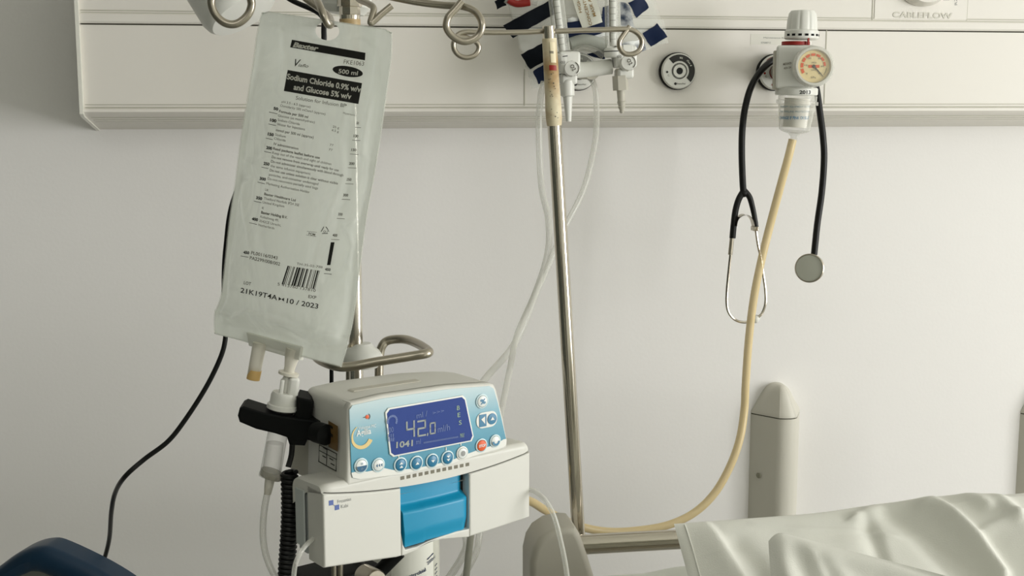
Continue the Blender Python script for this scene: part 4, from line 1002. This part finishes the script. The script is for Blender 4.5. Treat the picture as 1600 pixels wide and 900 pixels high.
# band above the seam, wider than the head, and the head itself
def bandp(u, v):
    x = 184.5*u; e = min(u, 1-u)*184.5; k_ = 1-max(0, 1-e/7)**2*1.0 if e < 7 else 1
    zt2 = 61.2+.8*math.cos(PI*u)*-1; z0 = seam(x)+.4; top_ = z0+(zt2-z0)*(.62+.38*math.sqrt(max(0, k_)))
    rr_ = 4.5; 
    if v < .3: y, z = z0+(top_-rr_-z0)*(v/.3), -.3
    elif v < .6: a = (v-.3)/.3*PI/2; y, z = top_-rr_+rr_*math.sin(a), -.3-rr_*(1-math.cos(a))
    elif v < .8: y, z = top_-1.5*(v-.6)/.2, -.3-rr_-(v-.6)/.2*30
    elif v < .95: a = (v-.8)/.15*PI/2; y, z = top_-1.5-9*(1-math.cos(a)), -.3-rr_-30-9*math.sin(a)
    else: y, z = top_-10.5-(v-.95)/.05*12, -43.8
    ins = 2.2*max(0, 1-e/7)**2 if e < 7 else 0
    return FP.p(x, y, z-ins)
mb = MB(); mb.grid(bandp, 90, 41)
for uu in (0, 1):
    ring_ = [bandp(uu, k_/40) for k_ in range(41)]; c_ = FP.p(184.5*uu, 50, -24); mb.add([c_]+ring_, [[0, k_+1, k_+2] if uu else [0, k_+2, k_+1] for k_ in range(40)])
mb.add([bandp(0, 0), bandp(1, 0), FP.p(184.5, 46, -40), FP.p(0, 46, -40)], [[0, 3, 2, 1]])
obj('housing_band', mb, M['pump'], pump, sharp=50)
hd = [(19.5, 56), (20.5, 85), (21.4, 112), (24, 116.8), (51, 118.6), (107, 117.6), (146, 114.6), (150, 113), (152.6, 108), (159, 84), (163, 66), (162, 60), (150, 58)]
mb = MB(); mb.prism(hd, -14, -.2, FM, 2.6, 3); obj('head_housing', mb, M['pump'], pump)
mb = MB()                                             # rounded shell behind the head, its back edge curving down
def rounded(poly, r, n=5):
    out = []; N_ = len(poly)
    for i in range(N_):
        p, q, w_ = Vector(poly[i-1]), Vector(poly[i]), Vector(poly[(i+1) % N_]); a = (p-q); b = (w_-q); d = min(r, a.length*.48, b.length*.48); A_ = q+a.normalized()*d; B_ = q+b.normalized()*d
        for k_ in range(n+1):
            t = k_/n; out.append(A_*(1-t)**2+q*2*t*(1-t)+B_*t*t)
    return out
sh = rounded([(19.7, 40), (20.6, 85), (21.6, 117), (51, 119.0), (107, 118.0), (149, 114.6), (159.5, 84), (163, 62), (163, 40)], 6)
cxs, cys = 88, 60; rows = [(-6, 1, 1), (-30, 1, 1.004), (-48, .995, 1.0), (-58, .97, .985), (-70, .93, .955), (-78, .85, .89), (-81, .7, .74)]
v = [FP.p(cxs+(q.x-cxs)*a, cys+(q.y-cys)*b, z) for z, a, b in rows for q in sh]; n_ = len(sh)
f = [[i*n_+j, i*n_+(j+1) % n_, (i+1)*n_+(j+1) % n_, (i+1)*n_+j] for i in range(len(rows)-1) for j in range(n_)]+[[(len(rows)-1)*n_+j for j in range(n_)]]
mb.add(v, f); obj('rear_housing', mb, M['pump'], pump, sharp=60)
mb = MB(); mb.prism([(38, 118.4), (98, 118.3), (97, 119.3), (40, 119.6)], -30, -22, FM, .4); obj('handle_slot', mb, M['grey'], pump)
mb = MB(); mb.prism([(24, 45), (24, 100), (150, 100), (150, 45)], -100, -60, FM, 6, 3); obj('rear_mount', mb, M['grey'], pump)
# control foil
pl = [(23, 66), (22.2, 112), (25, 115), (51, 116.4), (107, 115.4), (145, 112.6), (149, 110), (153, 98), (161, 67.5), (159, 62.5), (135, 60.6), (109.3, 57.8), (66.6, 57.4), (30, 60), (24, 62)]
mb = MB(); mb.prism(pl, -.3, .5, FM, .4); pn = obj('control_panel', mb, M['foil'], pump, label='blue control panel')
mb = MB(); mb.prism([(23, 66), (28, 66.3), (36, 64.6), (50, 64.8), (58, 61.8), (72, 60.2), (90, 59.6), (108, 60.2), (122, 62.6), (135, 64.4), (150, 65.6), (158, 68.6), (161, 68.6), (160.5, 64), (158, 62.2), (135, 60.7), (109.3, 57.9), (66.6, 57.5), (30, 60.1), (24, 62.2)], .4, .7, FM); obj('white_wave', mb, M['white'], pn, label='white wave along the panel bottom')
def rrect(x0, y0, x1, y1, r, n=5, sk=0):
    o = []
    for cx, cy, a0 in ((x1-r, y1-r, 0), (x0+r, y1-r, 90), (x0+r, y0+r, 180), (x1-r, y0+r, 270)):
        for i in range(n+1): a = math.radians(a0+90*i/n); o.append((cx+r*math.cos(a), cy+r*math.sin(a)))
    return o
sq = [(52.4, 105), (55.0, 107.8), (118.3, 108.0), (121, 105.5), (127.9, 76.6), (126, 73.2), (58.5, 73.0), (55.6, 75.4)]
cxy = (89, 90); fr = [(cxy[0]+(x-cxy[0])*1.035, cxy[1]+(y-cxy[1])*1.065) for x, y in sq]
mb = MB(); mb.prism(fr[::-1], .4, 1.6, FM, .5, 2); obj('screen_frame', mb, M['white'], pn)
mb = MB(); mb.prism(sq[::-1], .6, 1.8, FM, .3); sc_ = obj('screen', mb, M['screen'], pn)
F2 = lambda x, y: FP.p(x, y, 2.1)
def on(px, py): return FP.loc(px, py, 2.1)
mb = MB()
def seg7(px0, py0, w_, h_, code, th=1.3):
    o = on(px0, py0); segs = {'a': ((0, h_), (w_, h_)), 'g': ((0, h_/2), (w_, h_/2)), 'd': ((0, 0), (w_, 0)), 'f': ((0, h_/2), (0, h_)), 'b': ((w_, h_/2), (w_, h_)), 'e': ((0, 0), (0, h_/2)), 'c': ((w_, 0), (w_, h_/2))}
    for s_ in code:
        (x0, y0), (x1, y1) = segs[s_]; hx, hy = (th/2, th/2)
        mb.add([F2(o[0]+x0-hx, o[1]+y0-hy), F2(o[0]+x1+hx, o[1]+y0-hy), F2(o[0]+x1+hx, o[1]+y1+hy), F2(o[0]+x0-hx, o[1]+y1+hy)], [[0, 1, 2, 3]])
seg7(636, 683, 6.2, 11, 'fgbc'); seg7(653.5, 681.5, 6.2, 11, 'abged'); seg7(672.5, 678, 4.2, 8, 'abcdef', 1.1)
text(mb, '.', F2, on(667, 680), on(669, 680), 8, .05)
text(mb, '1041', F2, on(619, 700), on(645, 696.5), 4.4, .03)
obj('digits', mb, M['lcd'], sc_)
mb = MB(); text(mb, 'ml/h', F2, on(684, 676), on(703, 672), 5.0); text(mb, 'ml /', F2, on(651, 654), on(668, 650), 4.2); text(mb, 'ml', F2, on(650, 694.5), on(657, 693.5), 4)
for x0, y0, x1, y1, h in ((676, 648, 694, 644, 2.4), (605, 677, 615, 675, 4), (612, 690, 616, 690, 3)): text(mb, '>>>' if h < 3 else '100', F2, on(x0, y0), on(x1, y1), h)
for i in range(26):
    o = on(662+i*2.1, 693.2-i*.36); mb.add([F2(o[0], o[1]), F2(o[0]+.7, o[1]), F2(o[0]+.7, o[1]+1.3), F2(o[0], o[1]+1.3)], [[0, 1, 2, 3]])
o = on(613, 658)
for a0 in range(12):
    a = math.radians(200-a0*20); r0, r1 = 3.0, 4.6; mb.add([F2(o[0]+r0*math.cos(a), o[1]+r0*math.sin(a)), F2(o[0]+r1*math.cos(a), o[1]+r1*math.sin(a)), F2(o[0]+r1*math.cos(a-.3), o[1]+r1*math.sin(a-.3)), F2(o[0]+r0*math.cos(a-.3), o[1]+r0*math.sin(a-.3))], [[0, 1, 2, 3]])
for y in (684, 690): text(mb, 'III', F2, on(607, y), on(615, y-1.3), 2.6)
obj('small_symbols', mb, M['lcddim'], sc_)
mb = MB()
for x, y, t_ in ((714, 641, 'B'), (715, 652, 'E'), (717, 664, 'S'), (719, 684, 'MAX')): text(mb, t_, F2, on(x, y), on(x+4.4+2*(len(t_) > 1), y-.8), 3.4)
obj('side_symbols', mb, M['lcdgreen'], sc_)
# panel marks: maker's arc and name, mains sign
mb = MB(); o = FP.loc(566, 682, .6); F3 = lambda x, y: FP.p(x, y, .85)
def parc(c, r0, r1, a0, a1, mi, n=24, r0b=None):
    mb.grid(lambda u, v: F3(*(lambda a, r: (c[0]+r*math.cos(a), c[1]+r*math.sin(a)))(math.radians(a0+(a1-a0)*u), (r0+((r0b or r0)-r0)*u)*(1-v)+r1*v)), n, 2, mi)
parc(o, 8.4, 9.0, 120, 190, 0, r0b=7.4); parc(o, 7.4, 9.2, 190, 335, 0, r0b=5.6)
text(mb, 'Agilia', F3, FP.loc(556, 681.5), FP.loc(579, 677), 4.4, .02, mi=1); text(mb, 'Volumat MC', F3, FP.loc(559, 671), FP.loc(587, 667), 2.4, 0, mi=1)
o = FP.loc(573, 651); mb.lathe([(.0015, 0), (0, .0002)], axis_m(F3(*o), FP.Z), 16, 2); parc(o, 2.0, 2.5, 60, -60, 3); mb.add([F3(o[0]-3.4, o[1]-.25), F3(o[0], o[1]-.25), F3(o[0], o[1]+.25), F3(o[0]-3.4, o[1]+.25)], [[0, 1, 2, 3]], 3)
obj('panel_print', mb, [M['gold'], M['btnw'], M['orange'], M['ink2']], pn)
# buttons
def button(px, py, r, c0, icon, ringmat='ring', name='button', label=None):
    x, y = FP.loc(px, py); A = axis_m(FP.p(x, y, .5), FP.Z, FP.X); R = r*.001
    mb = MB(); mb.lathe([(R*1.22, 0), (R*1.22, .0008), (R*1.02, .0010), (R*.96, .0002)], A, 32, 0); mb.lathe([(R*.94, .0002), (R*.94, .0012), (R*.75, .0017), (0, .0018)], A, 32, 1)
    G = lambda a, b: FP.p(x+a*r, y+b*r, 2.45)
    tri = lambda dx, dy, s_, up_: mb.add([G(dx-s_, dy-s_*.5*up_), G(dx+s_, dy-s_*.5*up_), G(dx, dy+s_*.6*up_)], [[0, 1, 2]] if up_ > 0 else [[1, 0, 2]], 2)
    ltri = lambda dx, s_: mb.add([G(dx+s_*.5, -s_), G(dx+s_*.5, s_), G(dx-s_*.5, 0)], [[0, 1, 2]], 2)
    if icon == 'uu': tri(0, .28, .36, 1); tri(0, -.28, .36, 1)
    if icon == 'u': tri(0, 0, .38, 1)
    if icon == 'd': tri(0, 0, .38, -1)
    if icon == 'dd': tri(0, .28, .36, -1); tri(0, -.28, .36, -1)
    if icon == 'lll': ltri(-.45, .3); ltri(0, .3); ltri(.45, .3)
    if icon == 'half': mb.add([G(math.cos(a)*.92, math.sin(a)*.92) for a in [PI+PI*i/12 for i in range(13)]], [list(range(13))], 2); text(mb, 'o', G, (-.15, -.62), (.2, -.62), .5, 0, mi=1); text(mb, 'o', G, (-.2, .2), (.2, .2), .5, 0, mi=2)
    if icon == 'stop': text(mb, 'STOP', G, (-.72, -.22), (.72, -.18), .45, .03, mi=2)
    if icon == 'face': mb.grid(lambda u, v: G(*(lambda a, q_: (q_*math.cos(a), q_*math.sin(a)))(PI+PI*u, .45+.4*v)), 12, 2, 2)
    if icon == 'mute': text(mb, '%', G, (-.55, -.42), (.55, -.36), .8, .04, mi=2)
    if icon == 'dot': mb.lathe([(R*.5, .0019), (0, .0021)], A, 20, 2)
    if icon == 'bell': text(mb, 'v', G, (-.4, -.3), (.4, -.3), .6, .03, mi=2)
    return mb
def btn(px, py, r, face, icon, inkm, rg='ring'):
    obj('button', button(px, py, r, face, icon), [M[rg], M[face], M[inkm]], pn)
btn(563, 727, 4.6, 'btnw', 'half', 'btndk'); btn(590, 726, 4.4, 'btnw', 'lll', 'btndk')
btn(624.5, 725.5, 4.6, 'btn', 'uu', 'btnw'); btn(649.5, 723, 4.6, 'btn', 'u', 'btnw'); btn(674, 719.5, 4.6, 'btn', 'd', 'btnw'); btn(698, 715, 4.6, 'btn', 'dd', 'btnw')
btn(721, 707.5, 4.3, 'btnw', 'dot', 'greytext', 'white'); btn(751, 695.5, 4.4, 'orange', 'stop', 'btnw'); btn(772.5, 688.5, 4.2, 'btnw', 'face', 'btn'); btn(752, 626.5, 4.6, 'btnw', 'mute', 'btn')
x0, y0 = FP.loc(738, 668); x1, y1 = FP.loc(776, 643)
mb = MB(); mb.prism(rrect(132.0, 80.6, 151.6, 93.0, 5.6), .4, 1.2, FM, .3, 2, 0); mb.prism([(134.4, 82), (141.2, 82), (141.2, 91.6), (134.4, 91.6)], 1.1, 1.6, FM, .3, 2, 1); mb.lathe([(.0044, 0), (.0042, .0006), (0, .0008)], axis_m(FP.p(146.5, 86.8, 1.1), FP.Z), 28, 1)
mb.add([FP.p(144.6, 86, 2.1), FP.p(148.4, 86, 2.1), FP.p(146.5, 88.6, 2.1)], [[0, 1, 2]], 0); mb.add([FP.p(136, 88, 1.8), FP.p(139.6, 84, 1.8), FP.p(139.6, 90, 1.8)], [[0, 1, 2]], 0)
obj('button', mb, [M['white'], M['btn']], pn, label='twin oblong button')
for px, py, ln in ((622, 712, 2), (696, 701, 2), (719, 693.5, 2)):
    x, y = FP.loc(px, py); mb = MB(); mb.box((.0007, .0004, .0024), Matrix.Translation(FP.p(x, y, .8)) @ Matrix.Rotation(PA, 4, 'Z')); obj('tick_mark', mb, M['white'], pn)
mb = MB()
for i in range(12):
    x = 64.4+i*5.3; mb.prism([(x, 52.9), (x+3.3, 52.9), (x+3.3, 55.5), (x, 55.5)], -1.2, -.15, FM)
obj('vent_slot', mb, mat('slot_shade', (120, 116, 100), .7), pump, label='row of small vent slots', kind=None)
# maker's mark on the door
mb = MB()
for x, y in ((4.6, 45.2), (9.2, 40.9)): mb.prism([(x, y), (x+3.6, y), (x+3.6, y+3.6), (x, y+3.6)], 0, .2, FM, mi=0)
mb.add([FP.p(7.4, 45.2, .15), FP.p(8.0, 45.6, .15), FP.p(10.4, 44.0, .15), FP.p(10, 43.4, .15)], [[0, 1, 2, 3]], 1)
F4 = lambda x, y: FP.p(x, y, .2)
text(mb, 'Fresenius', F4, (11.5, 45.6), (22.6, 45.6), 2.6, 0, mi=1); text(mb, 'Kabi', F4, (14.2, 41.4), (20, 41.4), 2.6, 0, mi=1)
obj('maker_mark', mb, [M['logo'], M['greytext']], d1)
# stickers on the left side of the head
SF = Face(FP.p(19.4, 0, 0), FP.Z, (0, 0, 1))
def sidep(px, py, o=.3): q = SF.loc(px, py, o); return SF.p(q[0], q[1], o)
mb = MB()
mb.grid(lambda u, v: sidep(513+15*u, (657+9*u)*(1-v)+(698+8*u)*v, .5), 2, 2, 0)
mb.grid(lambda u, v: sidep(516+4*u, (664+3*u)*(1-v)+(668+3*u)*v, .7), 2, 2, 1); mb.grid(lambda u, v: sidep(516+4*u, (676+3*u)*(1-v)+(681+3*u)*v, .7), 2, 2, 1)
obj('warning_sticker', mb, [M['brown'], M['ink']], pump, label='brown warning sticker')
mb = MB()
lpx = [(499, 695), (526, 709), (525, 736), (498, 721)]
mb.tube([sidep(*q, .6) for q in lpx], .0004, 6, closed=True, n=1)
mb.tube([sidep(499, 704, .6), sidep(526, 718, .6)], .0003, 6, n=1); mb.tube([sidep(511, 701, .6), sidep(510, 727, .6)], .0003, 6, n=1)
for q in ((504, 712), (515, 716), (517, 724), (505, 699)): mb.tube([sidep(*q, .6), sidep(q[0]+5, q[1]+3, .6)], .0004, 6, n=1)
obj('label_outline', mb, M['ink'], pump, label='black outlined symbol label')
# the pump's clamp round the stand
mb = MB(); cpt = FP.p(95, 70, -118); mb.box((.05, .09, .05), Matrix.Translation(Vector((sx+.003, YS-.02, cpt.z-.035))) @ Matrix.Rotation(PA, 4, 'Z'), .006); obj('pole_clamp', mb, M['grey'], pump)

# lines leaving the pump
line('infusion_line', [(489, 842, -1.108), (478, 852, -1.115), (467, 868, -1.12), (460, 890, -1.12), (458, 930, -1.12)], 3.9*pxmm(470, 860, -1.11), M['clear2'], 'clear infusion line leaving the left side of the pump downwards', 'tube')
line('infusion_line', [(822, 764, -1.03), (836, 768, -1.035), (852, 782, -1.045), (866, 808, -1.05), (876, 845, -1.05), (884, 885, -1.05), (888, 920, -1.05)], 4.0*pxmm(860, 860, -1.05), M['clear2'], 'clear infusion line leaving the right side of the pump downwards', 'tube')

# ================================================================== DROP SENSOR and its coiled lead
YQ = YD-.012
dsn = thing('drop_sensor', 'black drop sensor clipped round the drip chamber beside the pump', 'drop sensor', at(430, 690, YQ))
QF = Face(at(430, 660, YQ), (math.cos(-.1), math.sin(-.1), 0), (0, 0, 1)); QM = QF.M() @ Matrix.Scale(.001, 4)
pl = QF.pts([(374, 638), (380, 635), (412, 645), (440, 650), (470, 655), (500, 658), (508, 668), (508, 686), (500, 693), (480, 688), (476, 697), (452, 696), (448, 684), (430, 678), (400, 671), (374, 660), (371, 650)])
mb = MB(); mb.prism(pl[::-1], -26, 0, QM, 1.6, 3); obj('sensor_body', mb, M['black'], dsn)
pl = QF.pts([(462, 622), (484, 627), (488, 634), (484, 665), (474, 697), (452, 696), (450, 660), (462, 645)])
mb = MB(); mb.prism(pl[::-1], -30, -4, QM, 1.6, 3); obj('sensor_clip', mb, M['black'], dsn)
mb = MB(); mb.lathe([(11*ksn, 0), (14*ksn, .002), (14*ksn, .014), (0, .016)], axis_m(at(492, 674, YQ-.010), (.55, -.8, 0)), 28); obj('sensor_knob', mb, M['black'], dsn)
# coiled lead
A0 = at(453, 735, YQ+.008); k_ = pxmm(450, 800, YQ)
pts = [at(457, 690, YQ+.006), at(455, 712, YQ+.006), at(450, 730, YQ+.004)]
hel = []
n = 26
for i in range(n*12):
    a = 2*PI*i/12; f_ = i/(n*12); c = at(452-f_*3+2*math.sin(f_*5), 738+f_*190, YQ+.006); hel.append(c+Vector((math.cos(a)*10.5*k_, math.sin(a)*10.5*k_, 0)))
mb = MB(); mb.tube(pts, 4.5*k_, 10); mb.tube(hel, 3.9*k_, 8, n=1)
obj('coiled_lead', mb, M['rubber'], dsn, label='coiled black lead')

# ================================================================== CLAMP CLUTTER under the pump: flask, lever
fl = thing('flask', 'white-labelled 2000 ml flask hanging behind the pump bottom', 'flask', at(640, 960, -.80))
yk = -.80; C0 = at(634, 900, yk); rf = 53*pxmm(640, 880, yk)
Af = axis_m(C0, (0, 0, 1))
obj('flask_body', MB().lathe([(0, -.16), (rf*.95, -.16), (rf, -.15), (rf, .06), (rf*.8, .075), (rf*.35, .085), (rf*.35, .1), (0, .1)], Af, 56), mat('flask_plastic', (214, 214, 200), .25, clear=.15), fl)
def fw(x, y):                                         # x mm round the side from the camera-facing line, y mm up
    a0 = math.atan2(CAM.y-C0.y, CAM.x-C0.x); return Vector((C0.x+(rf+.0006)*math.cos(a0+x*.001/rf), C0.y+(rf+.0006)*math.sin(a0+x*.001/rf), C0.z+y*.001))
lbm = MB().grid(lambda u, v: fw(-14+44*u, -150+195*v)*1.0, 24, 3)
lbl = obj('flask_label', lbm, mat('flask_label_paper', (228, 228, 216), .5), fl)
lf = lambda x, y: fw(x, y)+(CAM-C0).normalized()*.0007
mb = MB(); text(mb, 'microbial', lf, (2, 10.2), (20.5, 15.2), 3.4, .02); text(mb, 'R', lf, (19, 7.8), (20.6, 8.2), 2.0); text(mb, '2000ml', lf, (22.5, 20.5), (33.5, 24.5), 3.2, .01)
mb.tube([lf(22, 26), lf(30, 30)], .0005, 6, n=2)
for i in range(8): mb.tube([lf(33, 16-i*4), lf(37, 17.6-i*4)], .0003, 6, n=1)
text(mb, "'rox", lf, (2, -7.5), (17.5, -3.2), 9.5, .03, .3); text(mb, 'antiseptic', lf, (2, -16), (22, -11), 4)
obj('label_print', mb, mat('navy_lettering', (22, 44, 78), .5), lbl)
cl = thing('pole_bracket', 'black and steel pole bracket below the pump, mostly cut off by the frame', 'bracket', (sx, YS, at(560, 960, YS).z))
zz = at(560, 892, YS).z
mb = MB(); mb.box((.075, .05, .05), Matrix.Translation((sx-.022, YS-.02, zz-.012)) @ Matrix.Rotation(PA, 4, 'Z'), .006); obj('bracket_block', mb, M['black'], cl)
mb = MB(); mb.tube(ats([(580, 905), (598, 888), (612, 874), (624, 862)], -.96), 11*ksn, 16); obj('clamp_lever', mb, M['black'], cl)
mb = MB(); mb.lathe([(15*ksn, -.012), (17*ksn, -.01), (17*ksn, .01), (15*ksn, .012)], axis_m(at(578, 903, -.985), (.4, -.9, .1)), 28); obj('clamp_knob', mb, M['steel'], cl)
for px in (522, 532): obj('bracket_rod', MB().tube(ats([(px, 860), (px, 940)], -.99), 4.2*ksn, 12, n=1), M['steel'], cl)
mb = MB(); mb.tube(ats([(574, 873), (592, 864), (606, 858)], -.985), 3.5*ksn, 8); obj('bracket_arm', mb, M['chrome'], cl)

# ================================================================== BLUE CHAIR (bottom left)
chx = thing('blue_chair', 'dark blue plastic chair back at the bottom left corner of the photo', 'chair', (at(60, 880, -.62).x, -.62, 0))
CFc = Face(at(60, 880, -.66), (math.cos(-.35), math.sin(-.35), 0), (0, 0, 1)); CM = CFc.M() @ Matrix.Scale(.001, 4)
outer = crom([(a, b, 0) for a, b in CFc.pts([(-90, 990), (-60, 930), (-22, 900), (0, 884), (30, 863), (62, 853), (92, 859), (170, 898), (215, 935), (240, 1000)])], 5)
inner = crom([(a, b, 0) for a, b in CFc.pts([(195, 1000), (165, 945), (82, 901), (55, 893), (40, 897), (22, 906), (-20, 940), (-45, 990)])], 5)
mb = MB()
# rim swept as a rounded section between outer and inner outline
O_ = outer; n_ = len(O_); I_ = [inner[::-1][min(len(inner)-1, int(i*(len(inner)-1)/(n_-1)+.5))] for i in range(n_)]
sec = [(0, -2), (.06, 2), (.2, 6), (.5, 9), (.8, 7), (.95, 3), (1, -2), (1, -26), (.9, -30), (.1, -30), (0, -26)]
v = [CM @ Vector((O_[i].x*(1-s_)+I_[i].x*s_, O_[i].y*(1-s_)+I_[i].y*s_, z)) for i in range(n_) for s_, z in sec]; m_ = len(sec)
mb.add(v, [[i*m_+j, i*m_+(j+1) % m_, (i+1)*m_+(j+1) % m_, (i+1)*m_+j] for i in range(n_-1) for j in range(m_)])
obj('back_rim', mb, M['navychair'], chx)
mb = MB(); mb.prism([(o.x, o.y) for o in inner][::-1], -24, -16, CM); obj('back_pad', mb, mat('grey_upholstery', (150, 152, 146), .8), chx)
seatz = .45; c = CFc.O; mb = MB(); mb.box((.46, .44, .05), Matrix.Translation((c.x+.04, c.y-.24, seatz)) @ Matrix.Rotation(-.35, 4, 'Z'), .02, 3); obj('seat', mb, M['navychair'], chx)
zlo = outer[0].y; zl = (CM @ Vector((0, zlo, 0))).z
for s_, q_ in ((0, outer[2]), (1, outer[-3])):
    P = CM @ Vector((q_.x, q_.y, -14)); obj('back_post', MB().tube([P, Vector((P.x, P.y-.01, seatz))], .013, 12, n=1), M['steel'], chx)
for dx in (-.18, .2):
    for dy in (-.06, -.42):
        P = Vector((c.x+.04+dx, c.y+dy, seatz)); obj('leg', MB().tube([P, Vector((P.x, P.y, 0))], .012, 12, n=1), M['steel'], chx)
